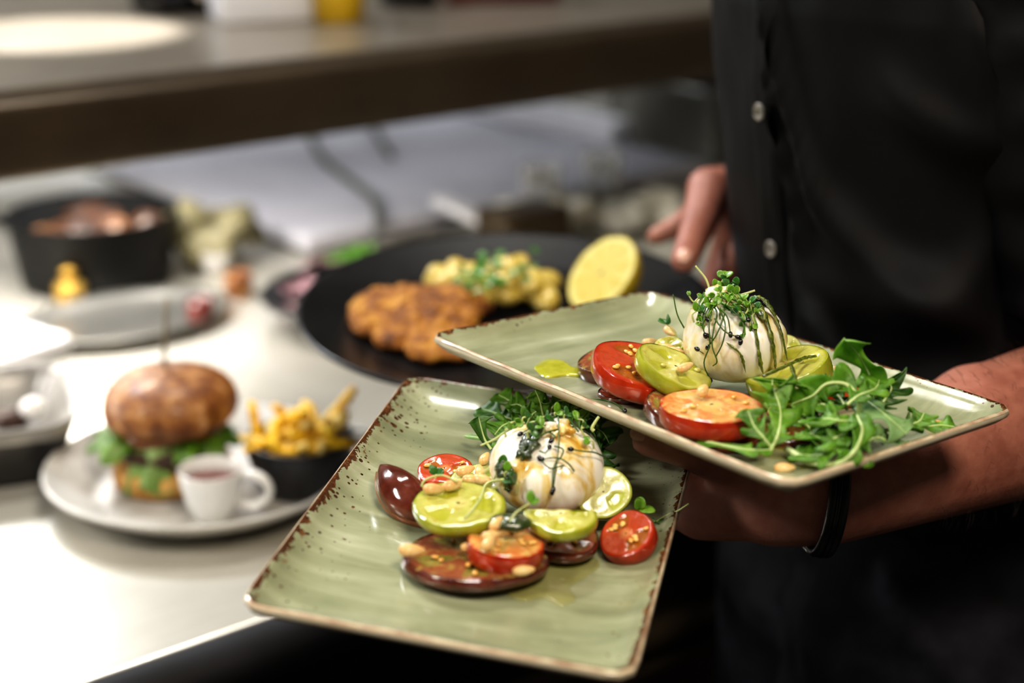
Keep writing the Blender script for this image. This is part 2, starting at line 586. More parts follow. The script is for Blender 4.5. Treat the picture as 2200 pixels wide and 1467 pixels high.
M_['glass'] = glass_mat()
M_['foil'] = pmat('clear_film', ['#a9a594', '#c8c5b6', '#e0ddd0'], 30, rough=.2, bump=.8, bscale=40, bdist=.01, coat=.5)
# ------------------------------------------------------------------ setting
RU0, RU1, RV0, RV1, RZ = -2.2, 3.8, -2.0, 3.5, 2.8


def struct(name, g, mat):
    o = g.build(name, mat, smooth=False)
    o['kind'] = 'structure'
    return o


struct('floor', G().box(((RU0 + RU1) / 2, (RV0 + RV1) / 2, -.02), (RU1 - RU0 + .2, RV1 - RV0 + .2, .04), MU), M_['floor'])
struct('ceiling', G().box(((RU0 + RU1) / 2, (RV0 + RV1) / 2, RZ + .02), (RU1 - RU0 + .2, RV1 - RV0 + .2, .04), MU), M_['ceiling'])
struct('wall_back', G().box(((RU0 + RU1) / 2, RV1 + .03, RZ / 2), (RU1 - RU0 + .2, .06, RZ), MU), M_['wall'])
struct('wall_front', G().box(((RU0 + RU1) / 2, RV0 - .03, RZ / 2), (RU1 - RU0 + .2, .06, RZ), MU), M_['wall'])
struct('wall_left', G().box((RU0 - .03, (RV0 + RV1) / 2, RZ / 2), (.06, RV1 - RV0 + .2, RZ), MU), M_['wall'])
struct('wall_right', G().box((RU1 + .03, (RV0 + RV1) / 2, RZ / 2), (.06, RV1 - RV0 + .2, RZ), MU), M_['wall'])

CF = 0.925        # front edge of the counter
CU0, CU1, CV1 = -1.5, 3.3, 3.2
wt = bevel(G().box(((CU0 + CU1) / 2, (CF + CV1) / 2, CT - .02), (CU1 - CU0, CV1 - CF, .04)).build('worktop', M_['worktop'], M=MU), .006, 3)
tag(wt, 'long brushed steel worktop carrying the pass shelf and all set-down dishes', 'worktop')
nose = G().tube([(CU0, CF - .004, CT - .022), (CU1, CF - .004, CT - .022)], .024, 16, flat=.9).build('front_edge', M_['black_plastic_matt'], wt)
cab = empty('counter_base', MU @ Matrix.Translation(((CU0 + CU1) / 2, (CF + CV1) / 2, 0)), 'dark counter base under the steel worktop', 'counter base')
cw, cd = CU1 - CU0, CV1 - CF
G().box((0, .02, (CT - .04) / 2), (cw - .02, cd - .08, CT - .042)).build('carcass', M_['dark_panel'], cab, smooth=False)
bevel(G().box((0, -cd / 2 + .05, .52), (cw - .04, .03, .42)).build('front_panel', M_['maroon_panel'], cab, smooth=False), .004)
G().tube([(-cw / 2, -cd / 2 - .005, .772), (cw / 2, -cd / 2 - .005, .772)], .016, 12).build('rail', M_['shelf_lip'], cab)
bevel(G().box((0, -cd / 2 + .012, .735), (cw, .04, .012)).build('ledge', M_['shelf_lip'], cab, smooth=False), .003)

# pass shelf
SV0, SV1, SZ0, SZ1 = 1.50, 2.42, CT + .215, CT + .305
SU0, SU1 = -1.3, 3.0
sh = empty('pass_shelf', MU @ Matrix.Translation((.85, (SV0 + SV1) / 2, SZ0)), 'long brown-black steel pass shelf above the worktop', 'shelf')
LM = sh.matrix_world.inverted() @ MU
bevel(G().box(((SU0 + SU1) / 2, (SV0 + SV1) / 2 + .01, SZ1 - .006), (SU1 - SU0, SV1 - SV0 - .02, .012), LM).build('top_panel', M_['shelf'], sh, smooth=False), .002)
bevel(G().box(((SU0 + SU1) / 2, SV0 + .012, (SZ0 + SZ1) / 2 - .004), (SU1 - SU0, .024, SZ1 - SZ0 - .010), LM).build('front_lip', M_['shelf_lip'], sh), .012, 4)
bevel(G().box(((SU0 + SU1) / 2, SV1 - .012, (SZ0 + SZ1) / 2), (SU1 - SU0, .024, SZ1 - SZ0), LM).build('rear_lip', M_['shelf_lip'], sh), .006, 3)
for u in (SU0 + .05, SU1 - .05):
    for v in (SV0 + .06, SV1 - .06):
        G().tube([(u, v, CT - .0005), (u, v, SZ1 - .012)], .016, 14).v
        g = G(); g.tube([LM @ Vector((u, v, CT)), LM @ Vector((u, v, SZ1 - .013))], .016, 14)
        g.build('post', M_['steel'], sh)

# ------------------------------------------------------------------ rectangular plates
def rrect(hx, hy, r, inset, N=144, bow=.0):
    hx -= inset; hy -= inset
    r = max(r - inset, .004)
    out = []
    for k in range(N):
        a = 2 * PI * (k + .5) / N
        dx, dy = math.cos(a), math.sin(a)
        # march: support of rounded rect along a ray (use superellipse-free exact test)
        s = min(hx / abs(dx) if abs(dx) > 1e-6 else 9, hy / abs(dy) if abs(dy) > 1e-6 else 9)
        x, y = dx * s, dy * s
        cx, cy = hx - r, hy - r
        if abs(x) > cx and abs(y) > cy:
            # intersect ray with corner circle
            ox, oy = math.copysign(cx, x), math.copysign(cy, y)
            b = dx * ox + dy * oy
            disc = b * b - (ox * ox + oy * oy - r * r)
            s = b + math.sqrt(max(0, disc))
            x, y = dx * s, dy * s
        out.append((x, y))
    return out


def rect_plate(name, M, mat, label, spk, rim=.0128):
    hx, hy, cr = .1432, .0925, .0115
    top = [(0.0000, rim), (.0012, rim + .0012), (.003, rim + .0006), (.006, rim - .0022), (.010, rim - .0048), (.015, rim - .0070), (.022, rim - .0086), (.032, rim - .0095), (.045, .003)]
    bot = [(-.0004, rim - .0016), (.0008, rim - .0036), (.006, rim - .0078), (.014, rim - .0120), (.022, rim - .0148), (.028, -.0035), (.034, -.0035), (.038, -.001)]
    N = 144
    vs, ed, sk = [], [], []

    def ring(ins, z):
        i0 = len(vs)
        for (x, y) in rrect(hx, hy, cr, ins, N):
            w = 1.0 + .0
            vs.append((x, y, z + .0006 * nz((x, y, 0), 30)))
            ed.append(max(ins, 0)); sk.append(spk(x, y))
        return list(range(i0, i0 + N))
    rows_t = [ring(a, z) for a, z in top]
    for s in (.8, .6, .4, .2):
        i0 = len(vs)
        for (x, y) in rrect(hx, hy, cr, .045, N):
            vs.append((x * s, y * s, .003 - .0006 * (1 - s))); ed.append(.05); sk.append(spk(x * s, y * s))
        rows_t.append(list(range(i0, i0 + N)))
    c = len(vs); vs.append((0, 0, .0022)); ed.append(.09); sk.append(spk(0, 0))
    fs = []
    for a, b in zip(rows_t, rows_t[1:]):
        for k in range(N):
            fs.append((a[k], a[(k + 1) % N], b[(k + 1) % N], b[k]))
    a = rows_t[-1]
    fs += [(a[k], a[(k + 1) % N], c) for k in range(N)]
    o = mk(name, vs, fs, mat, None, M, attrs={'edge': ed, 'spk': sk})
    tag(o, label, 'plate')
    # underside
    vs2, rows = [], []
    for ins, z in [(0.0, rim)] + bot:
        i0 = len(vs2)
        vs2 += [(x, y, z) for x, y in rrect(hx, hy, cr, ins, N)]
        rows.append(list(range(i0, i0 + N)))
    fs2 = []
    for a, b in zip(rows, rows[1:]):
        for k in range(N):
            fs2.append((a[(k + 1) % N], a[k], b[k], b[(k + 1) % N]))
    fs2.append(tuple(reversed(rows[-1])))
    mk('underside', vs2, fs2, M_['plate_under'], o)
    return o


def spkA(x, y):
    d = .06
    d += .75 * sm(-.045, -.092, y) * (.55 + .45 * math.sin(x * 60) ** 2)
    d += .5 * sm(.07, .14, x) * sm(.02, .08, y)
    d += .3 * sm(.06, .09, y)
    d += .12 * sm(-.06, -.14, x)
    return d


def spkB(x, y):
    return .03 + .40 * sm(.084, .0905, y) + .55 * sm(-.128, -.141, x) + .15 * sm(.12, .14, x)


plateA = rect_plate('serving_plate', MA, M_['plate_front'], 'sage green speckled rectangular plate held lowest and nearest, long side left', spkA)
plateB = rect_plate('serving_plate', MB, M_['plate_back'], 'sage green rectangular plate resting on the forearm, corner pointing to viewer', spkB)
NA = (MA.to_3x3() @ Vector((0, 0, 1))).normalized()
NB = (MB.to_3x3() @ Vector((0, 0, 1))).normalized()


def flat(mat_list, pl, pts, h=.0005, name='oil', label='', cat='oil', seed=1, thick=.0008, kind=None):
    """thin puddle on a plate: outline given in pixels"""
    Mx = MA if pl == 'A' else MB
    inv = Mx.inverted()
    loc = [inv @ onpl(Mx, x, y, .003) for x, y in pts]
    out = spline([(p.x, p.y) for p in loc] + [(loc[0].x, loc[0].y)], 49)[:-1]
    c = np.mean(out, 0)
    vs, fs = [], []
    for s, z in ((1.0, -.0004), (.97, thick * .7), (.8, thick), (.4, thick)):
        vs += [(c[0] + (p[0] - c[0]) * s, c[1] + (p[1] - c[1]) * s, .003 + h + z) for p in out]
    n = len(out)
    for r in range(3):
        for k in range(n):
            fs.append((r * n + k, r * n + (k + 1) % n, (r + 1) * n + (k + 1) % n, (r + 1) * n + k))
    fs.append(tuple(3 * n + k for k in range(n)))
    o = mk(name, vs, fs, mat_list, None, Mx)
    return tag(o, label, cat, None, kind)


# ------------------------------------------------------------------ sliced tomatoes
def make_slice(M, r, th, flesh, skin, label, cat='tomato slice', seed=0, name='tomato_slice', nloc=4, cut=None, seeds=10, squash=1.0, dome=0.0, cone=.0, seed_mat='seed'):
    """disc: cut face at z = 0 (+dome), skin round the side, back face at -th.  cut = (angle, offset) keeps the part where x.cos+y.sin < offset*r"""
    rnd = random.Random(seed)
    N, K = 72, 14
    ph = rnd.random() * 6
    root = empty(name, M, label, cat)

    def outline(a):
        return r * (1 + .035 * math.sin(2 * a + ph) + .02 * math.sin(3 * a + ph * 2) + .012 * math.sin(5 * a + ph * 3))

    def cl(x, y):
        if cut:
            ca, sa = math.cos(cut[0]), math.sin(cut[0])
            d = x * ca + y * sa - cut[1] * r
            if d > 0:
                x -= d * ca; y -= d * sa
        return x, y * squash

    def locv(fr, a):
        l = 0
        if .24 < fr < .86:
            s = math.cos(nloc * a + ph * 1.7 + .5 * math.sin(a + ph))
            l = sm(-.1, .35, s) * sm(.24, .38, fr) * sm(.86, .74, fr)
        return l
    vs, lo, ra = [], [], []
    for i in range(K + 1):
        fr = max(.03, i / K)
        for k in range(N):
            a = 2 * PI * k / N
            rr = outline(a) * fr * .985
            x, y = cl(rr * math.cos(a), rr * math.sin(a))
            l = locv(fr, a)
            z = dome * (1 - fr * fr) - .0011 * l + .0006 * nz((x, y, seed), 160)
            if fr > .93: z -= .0006
            vs.append((x, y, z)); lo.append(l); ra.append(fr)
    fs = []
    for i in range(K):
        for k in range(N):
            k2 = (k + 1) % N
            fs.append((i * N + k, i * N + k2, (i + 1) * N + k2, (i + 1) * N + k)[::-1])
    fs.append(tuple(range(N)))
    fs = [tuple(reversed(f)) if len(f) == 4 else f for f in fs]
    fm = [0] * len(fs)
    # seeds sit in the jelly
    g = G()
    tries = 0
    done = 0
    while done < seeds and tries < 400:
        tries += 1
        fr = .38 + .36 * rnd.random(); a = rnd.random() * 2 * PI
        if locv(fr, a) < .6: continue
        x0, y0 = outline(a) * fr * math.cos(a), outline(a) * fr * math.sin(a)
        x, y = cl(x0, y0)
        if abs(x - x0) > 1e-6: continue
        sr = .0011 + .0005 * rnd.random()
        q = Matrix.Translation((x, y, .0002)) @ Matrix.Rotation(a + rnd.uniform(-.5, .5), 4, 'Z')
        g.ball((0, 0, 0), (sr * 1.5, sr, sr * .7), 8, 6, M=q)
        done += 1
    b = len(vs)
    vs += g.v; lo += [0] * len(g.v); ra += [.5] * len(g.v)
    fs += [tuple(i + b for i in f) for f in g.f]; fm += [1] * len(g.f)
    mk('flesh', vs, fs, M_[flesh], root, mats=[M_[seed_mat]], fmat=fm, attrs={'loc': lo, 'rad': ra})
    vs, fs = [], []
    prof = [(.985, -.0004), (1.0, -.0012), (1.0 - cone * .3 + .015, -th * .4), (1.0 - cone * .7, -th * .8), (.95 - cone, -th), (.5, -th), (.02, -th)]
    for fr, z in prof:
        for k in range(N):
            a = 2 * PI * k / N
            rr = outline(a) * fr
            x, y = cl(rr * math.cos(a), rr * math.sin(a))
            vs.append((x, y, z))
    for i in range(len(prof) - 1):
        for k in range(N):
            k2 = (k + 1) % N
            fs.append((i * N + k, (i + 1) * N + k, (i + 1) * N + k2, i * N + k2))
    mk('skin', vs, fs, M_[skin], root)
    return root


def px_slice(pl, cx, cy, rpx, ratio, phi, th, h, flesh, skin, label, **kw):
    Mx = MA if pl == 'A' else MB
    p = onpl(Mx, cx, cy, h)
    r = rpx * depth(p) / F
    n = vn(p, ratio, phi)
    spin = kw.pop('spin', 0.0)
    return make_slice(frame(p, n, spin), r, th, flesh, skin, label, **kw)


# back plate
px_slice('B', 1335, 768, 92, .36, 95, .009, .014, 'dark_slice', 'dark_skin', 'dark brown-purple tomato slice behind the left red slice on the back plate', seed=3, seeds=5)
px_slice('B', 1340, 838, 54, .36, 90, .004, .0075, 'wet_dark_slice', 'dark_skin', 'small dark tomato slice standing in for shade below the left red slice, back plate', seed=4, seeds=3)  # dark disc takes the place of the shadow below the left red slice
px_slice('B', 1470, 880, 86, .42, 70, .008, .011, 'dark_slice', 'dark_skin', 'brownish pink slice peeking left of the front red tomato, back plate', seed=5, seeds=3)
px_slice('B', 1530, 918, 112, .34, 88, .005, .0085, 'wet_dark_slice', 'dark_skin', 'wide dark tomato slice standing in for shade under the thick front red slice', seed=6, seeds=4)  # dark disc takes the place of the tomato's shadow on the plate
px_slice('B', 1710, 922, 82, .34, 90, .005, .008, 'wet_dark_slice', 'dark_skin', 'dark red tomato slice lying under the rocket on the back plate', seed=7, seeds=5)
px_slice('B', 1383, 782, 112, .40, 72, .0115, .022, 'red_slice', 'red_skin', 'thick red tomato slice at the left of the back burrata, seeds showing', seed=8, seeds=16, nloc=3, spin=.6)
px_slice('B', 1528, 868, 108, .35, 88, .0115, .0225, 'pale_red_slice', 'red_skin', 'thick bright red tomato slice in front of the back burrata', seed=9, seeds=4)
px_slice('B', 1452, 786, 84, .42, 62, .009, .0265, 'green_slice', 'green_skin', 'light green tomato slice leaning left of the back burrata, pine nut on it', seed=10, seed_mat='pale_seed', seeds=4, spin=.4)
px_slice('B', 1688, 782, 96, .36, 108, .017, .0275, 'green_slice', 'green_skin', 'thick green tomato wedge right of the back burrata, pesto across it', seed=11, seed_mat='pale_seed', seeds=3, spin=2.4)
px_slice('B', 1688, 745, 36, .80, 80, .006, .022, 'pale_green_slice', 'green_skin', 'pale round green slice peeking out behind the back burrata', seed=12, seeds=0)
px_slice('B', 1795, 822, 62, .44, 70, .008, .014, 'red_slice', 'red_skin', 'red tomato slice between green wedge and rocket on the back plate', seed=13, seeds=2)
px_slice('B', 1436, 742, 34, .62, 95, .007, .022, 'green_slice', 'green_skin', 'small yellow-green piece under pine nuts left of the back burrata', seed=14, seeds=0, seed_mat='pale_seed')
# front plate
px_slice('A', 1020, 1190, 152, .38, 88, .0065, .0105, 'dark_slice', 'dark_skin', 'broad oily brown tomato slice lowest on the front plate', seed=21, seeds=10, nloc=5)
px_slice('A', 1212, 1152, 78, .50, 84, .0055, .0125, 'wet_dark_slice', 'dark_skin', 'orange-brown tomato slice between two red slices on the front plate', seed=22, seeds=3)
px_slice('A', 1345, 1145, 64, .70, 118, .009, .017, 'red_slice', 'red_skin', 'small red tomato half at the right rim of the front plate', seed=23, seeds=9, nloc=2, spin=.6)
px_slice('A', 955, 1005, 62, .50, 96, .009, .016, 'red_slice', 'red_skin', 'small red tomato slice behind the others, left of the front burrata', seed=24, seeds=4, nloc=2)
px_slice('A', 1030, 1025, 62, .50, 95, .008, .02, 'pale_green_slice', 'green_skin', 'yellow-green slice covered with pine nuts beside the front burrata', seed=25, seeds=0)
px_slice('A', 1086, 1158, 86, .42, 84, .0105, .022, 'pale_red_slice', 'red_skin', 'red tomato slice with oily top in front of the front burrata', seed=26, seeds=8)
px_slice('A', 985, 1080, 103, .47, 92, .0065, .0265, 'green_slice', 'green_skin', 'large yellow-green tomato slice with two pine nuts, front plate', seed=27, seeds=0, nloc=3)
px_slice('A', 1296, 1056, 60, .95, 75, .007, .026, 'pale_green_slice', 'green_skin', 'pale green slice standing against the right of the front burrata', seed=28, seeds=0, nloc=2)
px_slice('A', 1204, 1102, 80, .50, 88, .006, .030, 'green_slice', 'green_skin', 'yellow-green half slice with brown spots below the front burrata', seed=29, seeds=0, cut=(PI / 2, .18))

# dark glossy wedge on the left of the front plate
p = onpl(MA, 868, 1066, .012)
wr = empty('tomato_wedge', frame(p, (NA + Vector((-.2, -.5, 0))).normalized(), math.radians(-52)), 'glossy dark brown tomato wedge pointing left on the front plate', 'tomato wedge')


def wedge_fn(v):
    t = v.x
    k = max(0, 1 - t * t) ** .42 * 1.05
    return Vector((t * 1.42, v.y * k + .28 * t * t, v.z * k - .15 * t * t))


g = G().ball((0, 0, 0), (.0195, .0115, .0100), 32, 20, fn=wedge_fn)
for v in g.v: v.z += .0006 * nz(v, 220)
g.build('skin', M_['dark_skin'], wr)
g = G().ball((0, -.0035, -.0012), (.018, .0088, .006), 24, 12, fn=wedge_fn)
g.build('flesh', M_['wet_dark_slice'], wr)

flat(M_['oil'], 'A', [(872, 1190), (905, 1232), (960, 1256), (1010, 1272), (1070, 1270), (1120, 1292), (1170, 1286), (1205, 1302), (1238, 1288), (1225, 1262), (1262, 1240), (1290, 1214), (1250, 1190), (1100, 1170)], name='olive_oil_pool', label='yellow-green olive oil pooled below the brown slice on the front plate', kind='stuff')
flat(M_['oil_bright'], 'B', [(1146, 790), (1172, 774), (1205, 776), (1225, 790), (1290, 800), (1340, 806), (1340, 814), (1270, 812), (1215, 808), (1170, 814)], name='olive_oil_streak', label='bright yellow oil streak left of the tomatoes on the back plate', kind='stuff')
flat(M_['oil'], 'B', [(1380, 870), (1400, 865), (1440, 900), (1520, 950), (1660, 985), (1800, 960), (1700, 880), (1500, 860)], name='olive_oil_pool', label='dark golden oil pooled under the tomatoes on the back plate', kind='stuff')

# ------------------------------------------------------------------ burrata
def make_burrata(Mb, r, mat, label, seed, flutes=11, knot=(0, 0), vs_=.8, ks=.35):
    rnd = random.Random(seed)

    def S(a, t, off=0.0):
        """surface: a = azimuth, t = 0 bottom .. 1 top of body"""
        ph = PI * t
        q = math.sin(ph) ** .82
        z = r * vs_ * (1 - math.cos(ph))
        w = sm(.25, .95, t)
        f = 1 + (.045 * w + .015) * (abs(math.sin(flutes * .5 * a + 1.2 * nz((math.cos(a), math.sin(a), t * 1.5), 1.4, seed))) * 2 - 1.2)
        f += .05 * nz((math.cos(a) * q, math.sin(a) * q, t * 2), 1.3, seed + 3)
        rad = r * q * f
        if t < .12: z *= .6 + 3.3 * t
        lean = sm(.6, 1, t)
        p = Vector((rad * math.cos(a) + knot[0] * lean, rad * math.sin(a) + knot[1] * lean, z))
        if off: p += (p - Vector((0, 0, r * vs_))).normalized() * off
        return p
    N, K = 112, 44
    g = G()
    vs = []
    for i in range(K + 1):
        t = .015 + (.93 - .015) * i / K
        vs += [S(2 * PI * k / N, t) for k in range(N)]
    # knot
    base = [S(2 * PI * k / N, .93) for k in range(N)]
    c = sum(base, Vector()) / N
    for s, dz in ((.82, .05), (.78, .12), (.92, .2), (.95, .28), (.75, .36), (.4, .40), (.05, .37)):
        for k in range(N):
            a = 2 * PI * k / N
            q = 1 + .14 * math.sin(5 * a + seed) + .1 * math.sin(9 * a)
            v = c + (base[k] - c) * s * q
            v.z = c.z + ks * dz * r * (1 + .25 * math.sin(3 * a + seed))
            vs.append(v)
    rows = K + 1 + 7
    fs = []
    for i in range(rows - 1):
        for k in range(N):
            k2 = (k + 1) % N
            fs.append((i * N + k, i * N + k2, (i + 1) * N + k2, (i + 1) * N + k))
    fs.append(tuple(range(N - 1, -1, -1)))
    fs.append(tuple((rows - 1) * N + k for k in range(N)))
    o = mk('burrata', vs, fs, mat, None, Mb)
    tag(o, label, 'burrata')
    return o, S


pA = onpl(MA, 1165, 1080, .0095)
rA = 122 * depth(pA) / F
MBA = frame(pA, (NA + Vector((.02, -.05, 0))).normalized())
burA, SA = make_burrata(MBA, rA, M_['burrata_front'], 'white burrata ball stained with golden oil on the front plate', 4, 9, (.004, .003), .70, .4)
pB = onpl(MB, 1573, 812, .012)
rB = 109 * depth(pB) / F
MBB = frame(pB, (NB + Vector((-.03, -.02, 0))).normalized())
burB, SB = make_burrata(MBB, rB, M_['burrata_back'], 'white burrata ball streaked with green pesto on the back plate', 9, 9, (-.010, .002), .80, .6)


def on_burrata(which, px, py, off=0.0):
    """nearest visible point of the burrata seen at a pixel"""
    S, Mb = (SA, MBA) if which == 'A' else (SB, MBB)
    best, bp = 1e9, None
    key = which
    if key not in _BC:
        _BC[key] = [(Mb @ S(2 * PI * k / 72, .05 + .9 * i / 40)) for i in range(41) for k in range(72)]
    r = ray(px, py).normalized()
    cand = []
    for q in _BC[key]:
        d = q - CAM
        al = d.dot(r)
        m = (d - r * al).length
        cand.append((m, al, q))
    cand.sort(key=lambda c: c[0])
    near = [c for c in cand if c[0] < cand[0][0] + .0025][:30]
    q = min(near, key=lambda c: c[1])[2]
    cen = Mb @ Vector((0, 0, (rA if which == 'A' else rB) * .75))
    z = CAM + r * (q - CAM).dot(r)
    return z + (z - cen).normalized() * off


_BC = {}


def strand(g, which, pts, w, seed=0, flatn=.55, off=.0006, n=22):
    q = [on_burrata(which, x, y, off) for x, y in pts]
    s = [Vector(p) for p in spline([tuple(v) for v in q], n)]
    rr = random.Random(seed)
    rad = [w * (.55 + .75 * abs(nz((i * .37, seed, 0), 1.0)) * 2) * sm(-.05, .12, i / (n - 1)) * sm(1.05, .8, i / (n - 1)) for i in range(n)]
    cen = (MBA if which == 'A' else MBB) @ Vector((0, 0, .02))
    up = (s[n // 2] - cen).normalized()
    g.tube(s, rad, 9, flat=flatn, up=up)


# pesto on the burratas
g = G()
for i, (pts, w) in enumerate([([(1630, 650), (1650, 700), (1662, 760), (1665, 800)], .0017), ([(1652, 655), (1675, 710), (1690, 775)], .0015), ([(1610, 640), (1640, 645), (1668, 690)], .0022),
                              ([(1618, 690), (1624, 720), (1632, 775), (1640, 808)], .0012), ([(1560, 735), (1590, 760), (1602, 800)], .0008), ([(1596, 655), (1625, 662), (1640, 690)], .003)]):
    strand(g, 'B', pts, w, i)
tag(g.build('pesto_drizzle', M_['pesto']), 'olive green pesto running down the right of the back burrata', 'pesto', kind='stuff')
g = G()
for i, (pts, w) in enumerate([([(1175, 895), (1155, 930), (1140, 965), (1120, 990)], .004), ([(1135, 930), (1125, 960), (1110, 985)], .0035), ([(1085, 985), (1075, 1005), (1080, 1030)], .0045),
                              ([(1100, 1000), (1090, 1030), (1095, 1058)], .0035), ([(1190, 890), (1165, 905), (1140, 912)], .003)]):
    strand(g, 'A', pts, w, 20 + i)
tag(g.build('pesto_drizzle', M_['pesto_dark']), 'dark green pesto spooned over the left of the front burrata', 'pesto', kind='stuff')


def blob(pl, px, py, h, r, mat, name, label, cat, seed=0, kind=None):
    Mx = MA if pl == 'A' else MB
    p = onpl(Mx, px, py, h)
    g = G().ball((0, 0, 0), r, 28, 18)
    for v in g.v:
        d = 1 + .35 * nz(v, 130, seed) + .2 * nz(v, 320, seed + 2)
        v *= d
    o = g.build(name, mat, None, frame(p, NA if pl == 'A' else NB))
    return tag(o, label, cat, None, kind)


blob('A', 1098, 1122, .030, (.0095, .0065, .0035), M_['pesto_dark'], 'pesto_spoonful', 'dark green pesto heap between the red slice and the front burrata', 'pesto', 3, 'stuff')
# pesto on the green wedge
g = G()
for pts, w in ([[(1640, 808), (1680, 790), (1725, 770), (1752, 765)], .0018], [[(1700, 785), (1706, 805), (1712, 835)], .0017], [[(1640, 815), (1660, 822), (1668, 838)], .0016]):
    q = [tuple(onpl(MB, x, y, .0345)) for x, y in pts]
    s = [Vector(v) for v in spline(q, 20)]
    g.tube(s, [w * (.6 + .9 * abs(nz((i * .4, 3, 1), 1))) for i in range(20)], 8, flat=.6)
tag(g.build('pesto_drizzle', M_['pesto']), 'line of green pesto lying across the thick green wedge', 'pesto', kind='stuff')

# ------------------------------------------------------------------ pine nuts
def pine_mesh():
    g = G().ball((0, 0, 0), (1, 1, 1), 20, 14, fn=lambda v: Vector((v.x * (1 - .0 * v.x), v.y * (1 - .28 * v.x), v.z * (1 - .28 * v.x))))
    for v in g.v:
        v.x *= .0052; v.y *= .0026; v.z *= .0024
        v *= 1 + .05 * nz(v, 500)
    return g.build('pine_nut', M_['pine'])


pine0 = pine_mesh()
NUTS = [  # plate, px, py, h, spin, size, label, group
    ('B', 1686, 1005, .0055, 0.0, 1.05, 'lone pine nut by the front corner of the back plate', None),
    ('B', 2008, 911, .0055, .4, 1.0, 'pine nut under the rightmost rocket leaf on the back plate', None),
    ('B', 1511, 838, .0262, 1.2, 1.1, 'upright pine nut on top of the front red slice, back plate', None),
    ('B', 1473, 788, .0285, .5, 1.0, 'pine nut on the leaning green slice of the back plate', None),
    ('B', 1795, 796, .0165, .2, 1.1, 'pine nut on the red slice by the rocket, back plate', None),
    ('B', 1662, 880, .012, .9, .95, 'pine nut beside the front red slice, half under rocket', None),
    ('B', 1399, 736, .0165, .1, 1.1, None, 'n'), ('B', 1430, 748, .024, -.3, 1.1, None, 'n'), ('B', 1452, 755, .026, -.2, 1.0, None, 'n'), ('B', 1440, 712, .026, -1.0, 1.05, None, 'n'),
    ('A', 932, 1050, .0285, .25, 1.15, 'left one of two pine nuts on the large yellow-green slice', None),
    ('A', 972, 1042, .0285, .6, 1.15, 'right one of two pine nuts on the large yellow-green slice', None),
    ('A', 1067, 1124, .031, 1.0, 1.0, 'pine nut beside the dark pesto heap on the front plate', None),
    ('A', 1055, 1150, .028, .4, 1.0, 'pine nut on the oily red slice, upper of two', None), ('A', 1050, 1166, .0275, 1.2, 1.1, 'pine nut on the oily red slice, lower of two', None),
    ('A', 885, 1182, .016, .1, 1.3, 'pale pine nut at the left tip of the broad brown slice', None),
    ('A', 1000, 1010, .0225, .5, 1.1, None, 'm'), ('A', 1030, 1012, .0235, 1.6, 1.0, None, 'm'), ('A', 1015, 1030, .0225, .2, 1.1, None, 'm'), ('A', 1036, 1030, .0235, -.4, 1.1, None, 'm'), ('A', 1042, 984, .024, 1.2, 1.0, None, 'm'),
    ('A', 1010, 1175, .0165, .4, 1.0, 'pine nut in oil at the middle of the broad brown slice', None), ('A', 1125, 1225, .0165, .1, 1.1, 'pine nut at the right end of the broad brown slice', None),
]
for i, (pl, x, y, h, sp, sz, lab, gr) in enumerate(NUTS):
    Mx, n = (MA, NA) if pl == 'A' else (MB, NB)
    p = onpl(Mx, x, y, h)
    T = frame(p, (n + Vector((R.uniform(-.25, .25), R.uniform(-.35, .1), 0))).normalized(), sp) @ Matrix.Scale(sz, 4)
    o = pine0 if i == 0 else copytree(pine0, T)
    o.matrix_world = T
    if 'group' in o: del o['group']
    if gr == 'n': tag(o, 'pine nut in the cluster left of the back burrata', 'pine nut', 'pine nuts left of the back burrata')
    elif gr == 'm': tag(o, 'pine nut in the cluster left of the front burrata', 'pine nut', 'pine nuts left of the front burrata')
    else: tag(o, lab, 'pine nut')

# ------------------------------------------------------------------ leaves
def leaf_sheet(pts, width, n=44, lobes=4.0, petiole=.22, cup=.25, ripple=.12, seed=0, up=None, roll=0.0, tip=1.0):
    """pts: world points along the midrib.  Returns verts, faces, centre line, radii"""
    c = [Vector(p) for p in spline([tuple(p) for p in pts], n)]
    up = Vector(up) if up is not None else Vector((0, -.35, 1)).normalized()
    L = sum((c[i + 1] - c[i]).length for i in range(n - 1))
    vs = []
    prev = None
    for i in range(n):
        t = i / (n - 1)
        T = (c[min(i + 1, n - 1)] - c[max(i - 1, 0)]).normalized()
        sd = T.cross(up)
        if sd.length < .15 and prev: sd = prev
        sd.normalize()
        if prev and sd.dot(prev) < 0: sd = -sd
        prev = sd
        nm = sd.cross(T).normalized()
        if roll:
            q = Matrix.Rotation(roll, 3, T)
            sd, nm = q @ sd, q @ nm
        env = sm(petiole * .55, petiole + .12, t)
        body = (.55 + .45 * t) * math.sqrt(max(0, 1 - max(0, (t - .72) / .28) ** 2.2))
        for s in (-1, -.55, 0, .55, 1):
            phs = lobes * 2 * PI * t + (0.5 if s > 0 else 1.6) + seed
            lo = .5 + .5 * math.sin(phs)
            lo = .24 + .76 * lo ** .8 if t < .78 else .24 + .76 * max(lo ** .8, sm(.78, .86, t))
            w = width * (.045 * (1 - env) + env * body * lo)
            sweep = width * env * body * (lo - .45) * .9 * (1 - sm(.75, .9, t))
            p = c[i] + sd * (w * s) + T * (sweep * abs(s) ** 1.5)
            p += nm * (cup * w * abs(s) ** 1.3 + ripple * width * abs(s) * math.sin(phs * 1.7 + s * 2 + seed * 3) * env)
            vs.append(p)
    fs = []
    for i in range(n - 1):
        for k in range(4):
            a = i * 5 + k
            fs.append((a, a + 1, a + 6, a + 5))
    return vs, fs, c, up


